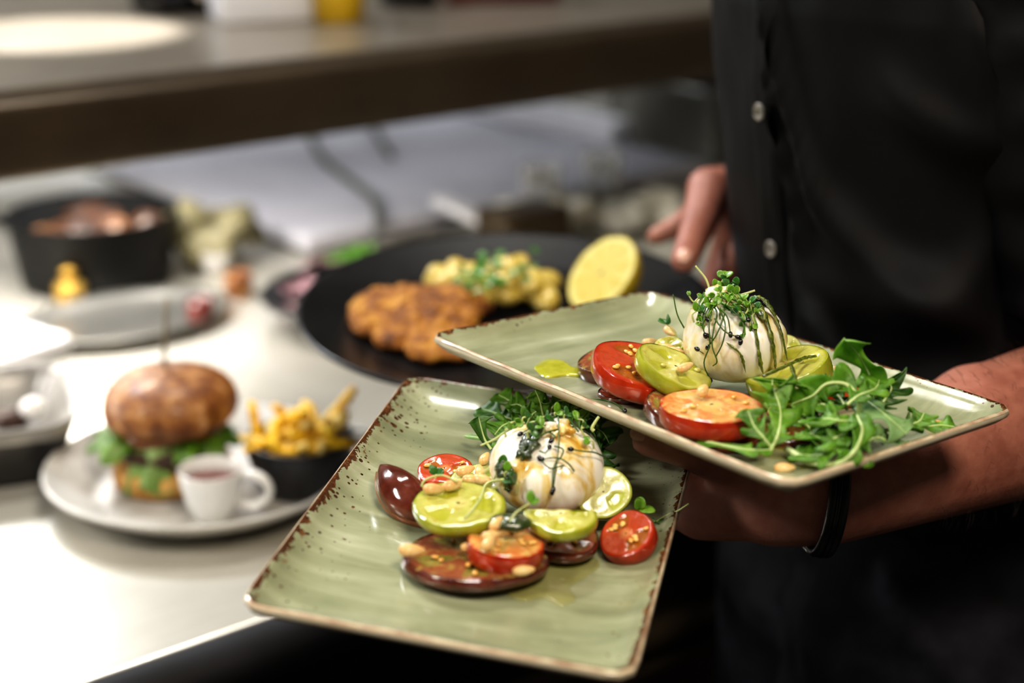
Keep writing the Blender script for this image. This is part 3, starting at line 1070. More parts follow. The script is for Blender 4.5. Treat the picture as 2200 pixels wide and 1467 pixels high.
def rocket(pts, width, label, seed=0, mat='rocket', lobes=4.0, petiole=.2, cup=.25, ripple=.12, up=None, roll=0, group=None, rib=.00075, name='rocket_leaf', cat='rocket leaf'):
    vs, fs, c, up = leaf_sheet(pts, width * 1.08, 64, lobes * (1.45 if lobes > 1.4 else 1), petiole, cup, ripple, seed, up, roll)
    o0 = c[0].copy()
    o = mk(name, [v - o0 for v in vs], fs, M_[mat], None, Matrix.Translation(o0))
    so = o.modifiers.new('solid', 'SOLIDIFY'); so.thickness = .0004; so.offset = 0
    tag(o, label, cat, group)
    n = len(c)
    g = G()
    g.tube([p - o0 + up * .0002 for p in c], [rib * (1.25 - .95 * i / (n - 1)) for i in range(n)], 7)
    g.build('midrib', M_['rib'], o)
    return o


def bp(x, y, h): return onpl(MB, x, y, h)
def ap(x, y, h): return onpl(MA, x, y, h)


RB = [  # points (px, py, height), width, label, kw
    ([(1455, 934, .006), (1520, 950, .010), (1600, 966, .012), (1660, 967, .012)], .0055, 'long low rocket leaf with pale midrib lying left along the back plate', dict(seed=1, lobes=2.0, petiole=.05, cup=.1, rib=.0011)),
    ([(1655, 968, .012), (1672, 930, .018), (1676, 880, .024), (1660, 830, .034), (1660, 812, .038)], .0135, 'upright lobed rocket leaf right of the front red slice', dict(seed=2, lobes=3.0, petiole=.1, up=(.1, -1, .5))),
    ([(1660, 965, .012), (1640, 940, .018), (1620, 915, .022), (1606, 880, .028)], .009, 'short rocket leaf curling left over the front red slice', dict(seed=3, lobes=2.0, petiole=.1, up=(.1, -1, .6))),
    ([(1840, 905, .018), (1845, 860, .03), (1818, 826, .036), (1775, 825, .036), (1745, 850, .03), (1700, 868, .024)], .0125, 'arching rocket leaf with a pale bent stem, highest in the heap', dict(seed=4, lobes=2.5, petiole=.3, up=(0, -1, .35), rib=.0014)),
    ([(1880, 870, .02), (1878, 830, .03), (1862, 790, .04), (1840, 755, .05), (1815, 728, .058)], .0125, 'tall rocket leaf standing up at the back of the heap', dict(seed=5, lobes=1.2, petiole=.1, up=(-.5, -1, .1), cup=.5)),
    ([(1840, 845, .026), (1875, 870, .026), (1910, 898, .024), (1948, 932, .018)], .0155, 'broad grey-green rocket leaf showing its underside, right of the heap', dict(seed=6, lobes=1.0, petiole=.02, cup=-.15, mat='rocket_pale', ripple=.06, rib=.0005)),
    ([(1900, 925, .014), (1940, 922, .014), (1985, 918, .012), (2020, 914, .012), (2056, 918, .011)], .0085, 'rightmost rocket leaf with a small round tip', dict(seed=7, lobes=2.2, petiole=.35, cup=.1)),
    ([(1690, 965, .008), (1740, 992, .008), (1795, 997, .010), (1835, 970, .018), (1852, 925, .024), (1840, 890, .028)], .007, 'rocket leaf whose lime stem bows along the front of the heap', dict(seed=8, lobes=2.5, petiole=.45, up=(0, -1, .5), rib=.0016)),
    ([(1840, 925, .018), (1810, 935, .02), (1775, 945, .018), (1738, 930, .016)], .0125, None, dict(seed=9, lobes=3.0, petiole=.1)),
    ([(1835, 950, .016), (1800, 962, .016), (1760, 978, .012), (1705, 975, .008)], .0115, None, dict(seed=10, lobes=3.0, petiole=.1)),
    ([(1850, 900, .02), (1815, 905, .026), (1775, 900, .026), (1752, 905, .022)], .013, None, dict(seed=11, lobes=2.5, petiole=.1)),
    ([(1800, 860, .022), (1775, 870, .026), (1740, 860, .024), (1695, 855, .02)], .014, 'round smooth rocket leaf at the left end of the heap', dict(seed=12, lobes=1.0, petiole=.05)),
    ([(1860, 950, .014), (1885, 940, .016), (1908, 948, .014), (1930, 946, .010)], .010, None, dict(seed=13, lobes=2.0, petiole=.05, mat='rocket_pale')),
    ([(1880, 885, .02), (1900, 860, .026), (1915, 835, .03), (1905, 815, .034)], .012, 'crinkled dark rocket leaf at the back right of the heap', dict(seed=14, lobes=3.5, petiole=.1, up=(-.2, -1, .5), mat='rocket_dark')),
    ([(1920, 930, .012), (1950, 915, .016), (1975, 905, .018), (1985, 888, .02)], .009, None, dict(seed=15, lobes=3.0, petiole=.1)),
    ([(1820, 880, .024), (1800, 850, .028), (1775, 835, .03), (1750, 828, .03)], .010, None, dict(seed=16, lobes=3.0, petiole=.1, mat='rocket_dark')),
    ([(1870, 905, .018), (1850, 935, .02), (1838, 965, .016), (1850, 985, .010)], .010, None, dict(seed=17, lobes=3.0, petiole=.1)),
    ([(1680, 900, .016), (1710, 905, .018), (1735, 915, .016), (1745, 935, .012)], .008, None, dict(seed=18, lobes=2.5, petiole=.15)),
    ([(1800, 920, .012), (1770, 915, .016), (1740, 890, .02), (1725, 875, .022)], .011, None, dict(seed=19, lobes=2.0, petiole=.1, mat='rocket_dark')),
    ([(1820, 870, .03), (1845, 850, .034), (1880, 835, .036), (1890, 815, .034)], .010, None, dict(seed=20, lobes=2.5, petiole=.1)),
]
for pts, w, lab, kw in RB:
    if lab is None:
        rocket([bp(*p) for p in pts], w, 'green rocket leaf tangled inside the heap on the back plate', group='rocket leaves heaped on the back plate', **kw)
    else:
        rocket([bp(*p) for p in pts], w, lab, **kw)
RA = [
    ([(1120, 905, .012), (1095, 900, .014), (1065, 888, .014), (1034, 878, .012)], .011, 'dark lobed rocket leaf reaching left behind the front burrata', dict(seed=31, lobes=2.0, petiole=.05, mat='rocket_dark')),
    ([(1130, 900, .02), (1115, 880, .024), (1095, 862, .026), (1070, 848, .026)], .0095, 'rocket leaf lying over the bright back rim of the front plate', dict(seed=32, lobes=2.5, petiole=.1)),
    ([(1170, 900, .03), (1165, 880, .036), (1160, 860, .042), (1150, 838, .048)], .007, 'upright rocket leaf tip nearest the plate above, behind the front burrata', dict(seed=33, lobes=1.5, petiole=.1, up=(-.3, -1, .2))),
    ([(1055, 965, .016), (1042, 945, .02), (1034, 920, .026), (1028, 895, .032)], .0085, 'dark pointed leaf standing left of the front burrata', dict(seed=34, lobes=.5, petiole=.05, up=(.3, -1, .1), mat='rocket_dark', cup=.4)),
    ([(1090, 950, .012), (1060, 945, .012), (1030, 941, .012), (998, 937, .010)], .0022, 'thin grassy stem pointing left of the front burrata', dict(seed=35, lobes=.5, petiole=.05, mat='rocket', rib=.0009)),
    ([(1190, 905, .03), (1185, 880, .036), (1200, 862, .04), (1225, 860, .042)], .008, None, dict(seed=36, lobes=2.5, petiole=.1, up=(0, -1, .4))),
    ([(1130, 920, .022), (1140, 895, .03), (1160, 880, .034), (1185, 872, .036)], .010, None, dict(seed=37, lobes=2.5, petiole=.1, up=(0, -1, .5))),
    ([(1110, 925, .018), (1100, 910, .022), (1080, 915, .022), (1062, 935, .018)], .010, None, dict(seed=38, lobes=3.0, petiole=.1)),
    ([(1210, 900, .03), (1235, 885, .034), (1265, 890, .034), (1290, 905, .03)], .010, None, dict(seed=39, lobes=2.5, petiole=.1, mat='rocket_dark')),
    ([(1230, 925, .022), (1265, 915, .026), (1295, 930, .024), (1310, 955, .018)], .011, None, dict(seed=40, lobes=2.5, petiole=.1, mat='rocket_dark')),
    ([(1270, 930, .02), (1285, 960, .018), (1292, 990, .014), (1300, 1015, .010)], .010, 'dark rocket leaf hanging down right of the front burrata', dict(seed=41, lobes=2.0, petiole=.1, mat='rocket_dark')),
    ([(1150, 905, .024), (1130, 885, .028), (1115, 870, .03), (1090, 872, .028)], .009, None, dict(seed=42, lobes=2.5, petiole=.1)),
    ([(1180, 890, .03), (1205, 885, .034), (1240, 895, .034), (1262, 905, .032)], .008, None, dict(seed=43, lobes=3.0, petiole=.1, up=(0, -1, .4))),
    ([(1100, 935, .016), (1085, 955, .014), (1075, 975, .012), (1082, 985, .010)], .008, None, dict(seed=44, lobes=2.0, petiole=.1)),
]
for pts, w, lab, kw in RA:
    if lab is None:
        rocket([ap(*p) for p in pts], w, 'green rocket leaf tucked behind the front burrata', group='rocket leaves behind the front burrata', **kw)
    else:
        rocket([ap(*p) for p in pts], w, lab, **kw)


# ------------------------------------------------------------------ cress and onion sprouts
def round_leaf(g, p, d, nrm, L, wid, mi=0, fold=.2):
    """one small cress leaf: p base, d direction, L length"""
    d = Vector(d).normalized(); nrm = Vector(nrm)
    s = d.cross(nrm).normalized(); nrm = s.cross(d).normalized()
    n = 9
    vs = []
    for i in range(n):
        t = i / (n - 1)
        w = wid * math.sin(PI * min(1, t * .93 + .04)) ** .6
        for k in (-1, -.5, 0, .5, 1):
            vs.append(p + d * (L * t) + s * (w * k) + nrm * (fold * w * abs(k) + .12 * L * math.sin(t * 2.2)))
    fs = [(i * 5 + k, i * 5 + k + 1, i * 5 + k + 6, i * 5 + k + 5) for i in range(n - 1) for k in range(4)]
    g.add(vs, fs, mi)


def sprig(pts, label, group=None, leaves=3, L=.0045, seed=0, stem='stem', leaf='cress', rad=.0005, seedhead=False, name=None, cat=None, tipdir=None):
    rr = random.Random(seed)
    pts = [Vector(p) for p in pts]
    o0 = pts[0].copy()
    c = [Vector(v) - o0 for v in spline([tuple(p) for p in pts], 20)]
    name = name or ('onion_sprout' if seedhead else 'cress_sprig')
    root = empty(name, Matrix.Translation(o0), label, cat or ('onion sprout' if seedhead else 'cress sprig'), group)
    G().tube(c, [rad * (1.15 - .35 * i / 19) for i in range(20)], 7).build('stem', M_[stem], root)
    e = c[-1]
    T = (c[-1] - c[-3]).normalized()
    if seedhead:
        g = G().ball((0, 0, 0), (.0019, .0013, .0013), 12, 8)
        q = T.to_track_quat('X', 'Z').to_matrix().to_4x4()
        g.build('seed_hull', M_['black_seed'], root, Matrix.Translation(e) @ q)
    for i in range(leaves):
        a = 2 * PI * i / max(1, leaves) + rr.random() * 2
        x = T.orthogonal().normalized()
        y = T.cross(x)
        d = (T * .5 + x * math.cos(a) + y * math.sin(a) + Vector((0, 0, .25))).normalized()
        g = G()
        round_leaf(g, e, d, (Vector((0, -.5, 1)) + Vector((rr.uniform(-.5, .5), rr.uniform(-.5, .3), 0))).normalized(), L * rr.uniform(.75, 1.15), L * .38 * rr.uniform(.8, 1.2))
        o = g.build('leaf', M_[leaf], root)
        so = o.modifiers.new('solid', 'SOLIDIFY'); so.thickness = .00035
    return root


def ob(x, y, off): return on_burrata('B', x, y, off)
def oa(x, y, off): return on_burrata('A', x, y, off)


topB = ob(1548, 640, .002)
# back burrata: individual sprigs that can be singled out
def at(pl, x, y, ref): return P(x, y, depth(ref))


sprig([at(0, 1530, 690, topB), at(0, 1527, 640, topB), at(0, 1518, 602, topB), at(0, 1494, 571, topB)], 'pale stem sticking up highest from the back burrata', leaves=0, rad=.0007, seed=1)
sprig([at(0, 1560, 640, topB), at(0, 1590, 634, topB), at(0, 1622, 624, topB)], 'pale stem sticking out right from the back burrata', leaves=0, rad=.0007, seed=2)
sprig([at(0, 1545, 650, topB), at(0, 1552, 620, topB), at(0, 1556, 598, topB)], 'bright cress sprig crowning the back burrata', leaves=4, L=.0065, seed=3)
sprig([at(0, 1510, 655, topB), at(0, 1490, 648, topB), at(0, 1480, 635, topB)], 'small cress sprig hooking left off the back burrata', leaves=2, L=.004, seed=4)
sprig([at(0, 1470, 705, topB), at(0, 1455, 675, topB), at(0, 1446, 632, topB)], 'thin stem rising left of the back burrata', leaves=0, rad=.0004, seed=5, stem='stem_dark')
q = onpl(MB, 1470, 745, .02)
sprig([q, at(0, 1450, 715, q), at(0, 1432, 695, q)], 'dark round cress leaves left of the back burrata', leaves=3, L=.0075, seed=6, leaf='cress_dark')
sprig([onpl(MB, 1330, 898, .0045), onpl(MB, 1375, 888, .005), onpl(MB, 1385, 905, .0045), onpl(MB, 1400, 916, .0045)][:4] if 0 else [onpl(MB, 1262, 858, .0045), onpl(MB, 1300, 860, .0045), onpl(MB, 1325, 868, .0045), onpl(MB, 1342, 882, .005)],
      'onion sprout lying alone on the near left rim area of the back plate', leaves=0, rad=.0005, seed=7, stem='stem_dark', seedhead=True)
gB = 'onion sprouts tangled over the back burrata'
for i, pts in enumerate([[(1540, 660), (1530, 700), (1532, 740), (1520, 775), (1530, 810)], [(1545, 665), (1560, 700), (1556, 735), (1540, 765)], [(1550, 660), (1580, 680), (1595, 705), (1590, 735)],
                         [(1535, 650), (1520, 680), (1515, 700)], [(1555, 655), (1530, 670), (1518, 700), (1520, 722)], [(1540, 700), (1536, 740), (1545, 770), (1535, 782)], [(1550, 670), (1565, 690), (1570, 720)],
                         [(1530, 660), (1545, 680), (1535, 715)], [(1560, 650), (1590, 665), (1605, 690)], [(1548, 648), (1570, 660), (1600, 668)], [(1520, 640), (1512, 665), (1525, 690)],
                         [(1560, 680), (1545, 720), (1525, 745)], [(1540, 690), (1560, 715), (1585, 725)]]):
    sprig([ob(x, y, .0008 + .0022 * math.sin(PI * k / (len(pts) - 1)) + (.0015 if k else .003)) for k, (x, y) in enumerate(pts)], 'thin dark green onion sprout draped over the back burrata', gB, leaves=0, rad=.00042, seed=30 + i, stem='stem_dark', seedhead=i % 2 == 0 or i > 8)
for x, y, lab in ((1500, 749, 'lower black seed on the white left side of the back burrata'), (1521, 721, 'upper black seed on the white left side of the back burrata')):
    sprig([ob(x + 14, y + 10, .001), ob(x + 7, y + 4, .0015), ob(x, y, .001)], lab, leaves=0, rad=.0003, stem='stem_dark', seedhead=True, name='onion_sprout')
gC = 'cress sprigs heaped over the back burrata'
for i, (x, y) in enumerate([(1510, 672), (1528, 640), (1545, 625), (1560, 615), (1578, 632), (1595, 645), (1612, 652), (1540, 655), (1565, 648), (1585, 668), (1505, 690), (1622, 672), (1552, 600), (1535, 612), (1500, 640), (1600, 690), (1570, 640), (1588, 655), (1556, 662), (1530, 662), (1518, 655), (1580, 612), (1566, 628), (1605, 660), (1630, 662), (1495, 668)]):
    b = ob(x + R.uniform(-14, 14), min(y + 25, 700), .0005)
    e = at(0, x, y, b) - FWD * .001
    m = (b + e) / 2 + Vector((R.uniform(-.002, .002), 0, .001))
    sprig([b, m, e], 'green cress sprig in the tuft over the back burrata', gC, leaves=2 + i % 2, L=R.uniform(.0038, .0054), seed=60 + i, leaf='cress' if i % 3 else 'cress_dark', rad=.0005)
# front burrata
sprig([oa(1090, 1027, .003), oa(1060, 1035, .004), ap(1030, 1075, .034), ap(998, 1114, .0285)], 'long pale sprout stem bending from the front burrata onto the green slice', leaves=0, rad=.0007, seed=101)
for i, pts in enumerate([[(1500, 660), (1530, 640), (1570, 650), (1610, 680)], [(1520, 690), (1545, 650), (1580, 632)], [(1500, 690), (1520, 655), (1560, 640), (1600, 655), (1612, 700)], [(1530, 630), (1560, 665), (1605, 672)],
                         [(1515, 640), (1550, 645), (1590, 680), (1600, 720)], [(1560, 625), (1545, 660), (1510, 700)], [(1575, 640), (1600, 660), (1625, 700)], [(1540, 635), (1580, 655), (1596, 690)]]):
    sprig([ob(x, y, .001 + .0035 * math.sin(PI * k / (len(pts) - 1))) for k, (x, y) in enumerate(pts)], 'green cress sprig in the tuft over the back burrata', gC, leaves=1 + i % 2, L=.004, seed=90 + i, stem='cress', rad=.0006)
q = ap(905, 1045, .028)
sprig([q, at(0, 915, 1030, q), at(0, 950, 1021, q), at(0, 985, 1036, q)], 'pale sprout stem arching over the red slice on the front plate', leaves=0, rad=.0006, seed=102)
q = ap(935, 1028, .026)
sprig([q, at(0, 936, 1022, q), at(0, 937, 1018, q)], 'small cress leaves on the back left red slice, front plate', leaves=3, L=.0055, seed=103, leaf='cress_dark')
q = ap(1395, 1115, .012)
sprig([ap(1400, 1128, .006), ap(1430, 1108, .010), ap(1455, 1098, .014), ap(1480, 1082, .018)], 'white sprout stem poking over the right rim of the front plate', leaves=0, rad=.0006, seed=104)
sprig([ap(1352, 1100, .012), ap(1365, 1096, .014), ap(1372, 1094, .016)], 'cress leaf at the right rim beside the small red half', leaves=3, L=.008, seed=105, leaf='cress')
sprig([ap(1400, 1125, .006), ap(1408, 1120, .008), ap(1412, 1124, .008)], 'dark cress leaves low at the right rim of the front plate', leaves=3, L=.006, seed=106, leaf='cress_dark')
q = oa(1270, 930, .002)
sprig([q, at(0, 1272, 920, q), at(0, 1280, 905, q), at(0, 1287, 895, q)], 'thick pale stem standing at the right of the front burrata', leaves=0, rad=.0009, seed=107)
q = oa(1100, 930, .002)
sprig([oa(1130, 915, .002), oa(1095, 935, .003), at(0, 1060, 945, q), at(0, 1032, 957, q)], 'yellow-green sprout stem trailing left off the front burrata', leaves=0, rad=.0006, seed=108)
sprig([ap(1095, 1120, .034), ap(1110, 1100, .036), ap(1140, 1080, .036)], 'cress sprig with a yellow stalk between burrata and pesto heap', leaves=2, L=.006, seed=109, leaf='cress')
sprig([oa(1112, 1060, .001), oa(1116, 1040, .002), oa(1115, 1032, .003)], 'large round glossy leaf on the front of the front burrata', leaves=2, L=.0095, seed=110, leaf='cress_dark')
gD = 'onion sprouts draped over the front burrata'
for i, pts in enumerate([[(1240, 930), (1200, 890), (1198, 960), (1188, 1050)], [(1300, 985), (1270, 975), (1245, 972), (1224, 966)], [(1232, 1012), (1215, 995), (1195, 985), (1163, 987)], [(1190, 960), (1206, 968), (1203, 982), (1190, 1000), (1186, 1055)],
                         [(1230, 920), (1180, 935), (1150, 950), (1133, 940)], [(1215, 905), (1170, 925), (1125, 950)], [(1225, 900), (1180, 910), (1120, 935)], [(1210, 1000), (1180, 1005), (1160, 985)], [(1180, 930), (1190, 945), (1184, 949)],
                         [(1160, 970), (1172, 975), (1180, 962)]]):
    sprig([oa(x, y, .001 + .002 * math.sin(PI * k / (len(pts) - 1))) for k, (x, y) in enumerate(pts)], 'thin dark onion sprout draped over the front burrata', gD, leaves=0, rad=.00042, seed=120 + i, stem='stem_dark', seedhead=True)
gE = 'cress sprigs heaped over the front burrata'
for i, (x, y) in enumerate([(1110, 905), (1130, 895), (1150, 905), (1170, 895), (1195, 885), (1215, 890), (1240, 900), (1255, 918), (1092, 920), (1078, 1000), (1090, 1012), (1072, 1015), (1265, 945), (1140, 925), (1165, 915)]):
    b = oa(x + R.uniform(-12, 12), y + 20, .0005)
    e = at(0, x, y, b) - FWD * .0015
    sprig([b, (b + e) / 2 + Vector((R.uniform(-.002, .002), 0, .0015)), e], 'green cress sprig in the tuft over the front burrata', gE, leaves=2, L=R.uniform(.0045, .0062), seed=150 + i, leaf='cress_dark' if i % 2 else 'cress', rad=.0005)
# ------------------------------------------------------------------ round plates and the dishes on the counter
def round_plate(name, M, r, rim, mat, label, cat='plate', well=.62, lip=.004, M2=None, seg=96):
    prof = [(0, .006), (r * well * .6, .0055), (r * well, .006), (r * (well + .08), .009), (r * .97, rim - .001), (r * .99, rim), (r, rim - .001),
            (r * .995, rim - lip), (r * .9, rim * .62), (r * (well + .02), .0015), (r * (well - .04), 0), (r * (well - .08), .002), (0, .002)]
    g = G().lathe(list(reversed(prof)), seg)
    o = g.build(name, mat, None, M)
    return tag(o, label, cat)


TZ = Matrix.Translation
pb = onz(440, 1000, CT + .026)
pb.z = CT
dB = depth(pb)
rp = 338 * depth(onz(440, 1000, CT + .026)) / F
round_plate('dinner_plate', TZ(pb), rp, .032, M_['grey_glaze'], 'round grey-white plate carrying the burger, fries and cup on the worktop', well=.66)
SURF = CT + .0062
# burger
b0 = onz(372, 1028, SURF)
s = depth(b0) / F            # metres per pixel here
bg = empty('burger', TZ(b0), 'tall burger with glossy bun and wooden skewer on the grey plate', 'burger')
BR = 141 * s
g = G().lathe([(0, 0), (BR * .8, 0), (BR * .9, .004), (BR * .92, .012), (BR * .86, .02), (BR * .5, .022), (0, .022)], 48, fn=lambda r, z, a: (r * (1 + .03 * math.sin(3 * a + 1)), z))
g.build('bun_bottom', M_['bun_cut'], bg)
g = G().ball((.002, 0, .034), (BR * .86, BR * .86, .0135), 40, 16)
for v in g.v: v += Vector((v.x, v.y, 0)).normalized() * (.004 * nz(v, 90)) + Vector((0, 0, .003 * nz(v, 120, 3)))
g.build('patty', M_['patty'], bg)


def lettuce(name, mat, a0, a1, r0, r1, z0, z1, seed, amp=.006):
    n, k = 46, 12
    vs = []
    for i in range(n):
        a = a0 + (a1 - a0) * i / (n - 1)
        for j in range(k):
            t = j / (k - 1)
            r = r0 + (r1 - r0) * t + amp * t * math.sin(a * 13 + seed) + .004 * nz((a * 2, t, seed), 2)
            z = z0 + (z1 - z0) * t ** 1.3 + amp * t * math.cos(a * 11 + 2 * t + seed) + .003 * nz((a * 3, t * 2, seed), 3)
            vs.append((r * math.cos(a), r * math.sin(a), z))
    fs = [(i * k + j, i * k + j + 1, (i + 1) * k + j + 1, (i + 1) * k + j) for i in range(n - 1) for j in range(k - 1)]
    o = mk(name, vs, fs, M_[mat], bg)
    so = o.modifiers.new('solid', 'SOLIDIFY'); so.thickness = .0008
    return o


lettuce('lettuce', 'lettuce', math.radians(150), math.radians(240), BR * .5, BR * 1.13, .058, .040, 1, .006)
lettuce('lettuce', 'lettuce_pale', math.radians(238), math.radians(280), BR * .6, BR * 1.0, .054, .012, 5, .005)
lettuce('lettuce', 'lettuce', math.radians(285), math.radians(390), BR * .5, BR * 1.0, .056, .040, 9, .005)
g = G().lathe([(0, .046), (BR * .75, .047), (BR * .8, .052), (BR * .75, .057), (0, .058)], 40, fn=lambda r, z, a: (r, z + .003 * math.sin(4 * a)))
g.build('tomato_layer', M_['wet_dark_slice'], bg)


def bunfn(r, z, a):
    return r * (1 + .018 * math.sin(2 * a + .6) + .01 * math.sin(5 * a)), z + .0015 * math.sin(3 * a) * r / BR


prof = [(0, .060), (BR * .78, .060), (BR * .92, .0625), (BR * 1.0, .070), (BR * 1.0, .079), (BR * .95, .089), (BR * .84, .098), (BR * .66, .1055), (BR * .42, .110), (BR * .2, .1118), (0, .112)]
prof = [(r_, .056 + (z_ - .060) * .90) for r_, z_ in prof]
bt = G().lathe(prof, 64, M=Matrix.Rotation(math.radians(3), 4, 'X') @ TZ((.003, 0, .002)), fn=bunfn).build('bun_top', M_['bun'], bg)
subsurf(bt, 1)
g = G()
rs = random.Random(5)
for i in range(70):
    a, q = rs.random() * 2 * PI, math.sqrt(rs.random()) * .8
    rr = BR * q
    z = .1027 - .030 * q ** 2.6
    g.ball((rr * math.cos(a) + .003, rr * math.sin(a), z + .0015), (.0022, .0014, .0009), 6, 4)
g.build('seed_topping', pmat('pale_seed', ['#b08a5c', '#cfae86'], 90, rough=.4), bg)['kind'] = 'stuff'
tp = P(358, 640, depth(b0 + Vector((0, 0, .10)))) - b0
G().tube([Vector((.001, 0, .03)), Vector((.0, 0, .11)), tp], .0019, 8).build('skewer', M_['wood'], bg)

# fries bowl
fb = onz(645, 945, CT + .05)
fb.z = SURF
fr = 119 * depth(onz(645, 945, CT + .05)) / F
bowl = G().lathe([(0, 0), (fr * .72, 0), (fr * .8, .004), (fr * .96, .034), (fr, .046), (fr * .98, .048), (fr * .94, .046), (fr * .86, .02), (fr * .7, .007), (0, .006)], 56).build('snack_bowl', M_['black_stone'], None, TZ(fb))
tag(bowl, 'small black bowl of french fries on the grey plate', 'bowl')
hg = G().tube([(fr * .97, 0, .043), (fr * 1.16, .003, .044), (fr * 1.2, .012, .044), (fr * 1.16, .022, .044), (fr * .95, .026, .043)], .003, 8, flat=.8)
hg.build('handle', M_['grey_glaze'], bowl)
rf = random.Random(3)


def fry(o_name, p, d, L, w, mat):
    d = Vector(d).normalized()
    m = frame(p, d, rf.random() * 3)
    g = G()
    n = 6
    vs, fs = [], []
    bnd = rf.uniform(-.004, .004)
    for i in range(n):
        t = i / (n - 1)
        q = w * (1 - .12 * abs(t - .5)) * (.7 if i in (0, n - 1) else 1)
        for a in range(8):
            x = math.cos(a * PI / 4 + PI / 8); y = math.sin(a * PI / 4 + PI / 8)
            k = 1 / max(abs(x), abs(y)) * .86
            vs.append((x * q * k + bnd * math.sin(PI * t), y * q * k, (t - .5) * L))
    for i in range(n - 1):
        for a in range(8):
            fs.append((i * 8 + a, i * 8 + (a + 1) % 8, (i + 1) * 8 + (a + 1) % 8, (i + 1) * 8 + a))
    fs += [tuple(range(7, -1, -1)), tuple((n - 1) * 8 + a for a in range(8))]
    return mk(o_name, vs, fs, M_[mat], None, m)


for i in range(46):
    a = rf.random() * 2 * PI
    q = math.sqrt(rf.random()) * fr * (.60 if i < 30 else .78)
    z = (.028 if i < 30 else .040) + .012 * (i % 3 if i < 30 else 0) + .014 * (1 - q / fr)
    p = fb + Vector((q * math.cos(a), q * math.sin(a), z))
    d = Vector((rf.uniform(-1, 1), rf.uniform(-1, 1), rf.uniform(-.15, .75)))
    o = fry('french_fry', p, d, rf.uniform(.030, .044), .0046, 'fry' if i % 5 else 'fry_pale')
    tag(o, 'golden french fry heaped in the small black bowl', 'french fry', 'fries in the black bowl')
p0, p1 = P(690, 915, depth(fb) - .01), P(763, 833, depth(fb) - .002)
tag(fry('french_fry', (p0 + p1) / 2, p1 - p0, (p1 - p0).length, .0052, 'fry'), 'longest fry, sticking up and right out of the black bowl', 'french fry')
p = P(722, 915, depth(fb) - .02)
tag(fry('french_fry', p, (.3, -.6, .5), .034, .0085, 'fry_pale'), 'pale thick fry end at the right of the black bowl', 'french fry')
p = P(548, 905, depth(fb) - .015)
tag(fry('french_fry', p, (-.15, .1, 1), .036, .0048, 'fry'), 'upright fry at the left edge of the black bowl', 'french fry')

# cup with ketchup
cb = onz(452, 1012, CT + .048)
cb.z = SURF
cr = 70 * depth(onz(452, 1022, CT + .048)) / F
cup = G().lathe([(0, 0), (cr * .52, 0), (cr * .58, .002), (cr * .82, .016), (cr * .96, .032), (cr, .044), (cr * .985, .045), (cr * .95, .044), (cr * .9, .032), (cr * .7, .012), (0, .006)], 48).build('sauce_cup', M_['china'], None, TZ(cb))
tag(cup, 'small white cup of ketchup with a big handle, before the burger', 'cup')
hp = [(cr * .93, .002, .036), (cr * 1.35, -.004, .041), (cr * 1.75, -.006, .034), (cr * 1.78, -.004, .022), (cr * 1.35, -.002, .011), (cr * .8, 0, .014)]
G().tube([Vector(v) for v in spline(hp, 20)], .0048, 10, flat=.8).build('handle', M_['china'], cup)
kt = G().lathe([(0, .0345), (cr * .6, .035), (cr * .9, .034), (cr * .88, .030), (0, .03)], 32).build('ketchup', M_['ketchup'], None, TZ(cb))
tag(kt, 'dark red ketchup filling the small white cup', 'ketchup', kind='stuff')

# ------------------------------------------------------------------ held black plate
cP = P(1092, 655, 1.30)
nP = (Vector((0, 0, 1)) + Vector((.0, -.085, 0))).normalized()
MP = frame(cP - nP * .022, nP)
RP = 452 * 1.30 / F
bpz = round_plate('dinner_plate', MP, RP, .024, M_['black_glaze'], 'large round black plate with breaded cutlet, held at its right rim', well=.68)


def pp(x, y, h=.0065): return onpl(MP, x, y, h)


# breaded cutlet
p = pp(905, 705, .0065)
s = depth(p) / F
g = G()
for (x, y, rx, ry, h) in ((895, 690, 146, 74, .020), (995, 665, 72, 52, .022), (810, 690, 62, 66, .019), (930, 752, 62, 46, .014), (990, 752, 50, 44, .013), (860, 735, 60, 40, .015)):
    c = MP.inverted() @ pp(x, y, .0065)
    g2 = G().ball((c.x, c.y, .0065 + h * .4), (rx * s, max(.01, (ry * s - h * .45) / .36), h * .62), 36, 22)
    g.add(g2.v, g2.f)
cut = g.build('breaded_cutlet', M_['crumb'], None, MP)
tag(cut, 'golden brown breaded cutlet on the black plate', 'cutlet')
m = cut.modifiers.new('remesh', 'REMESH'); m.mode = 'VOXEL'; m.voxel_size = .0017
tx = bpy.data.textures.new('crumb_lumps', 'CLOUDS'); tx.noise_scale = .008; tx.noise_depth = 3
m = cut.modifiers.new('sm', 'SMOOTH'); m.iterations = 6
m = cut.modifiers.new('disp', 'DISPLACE'); m.texture = tx; m.strength = .0075; m.mid_level = .5; m.texture_coords = 'LOCAL'
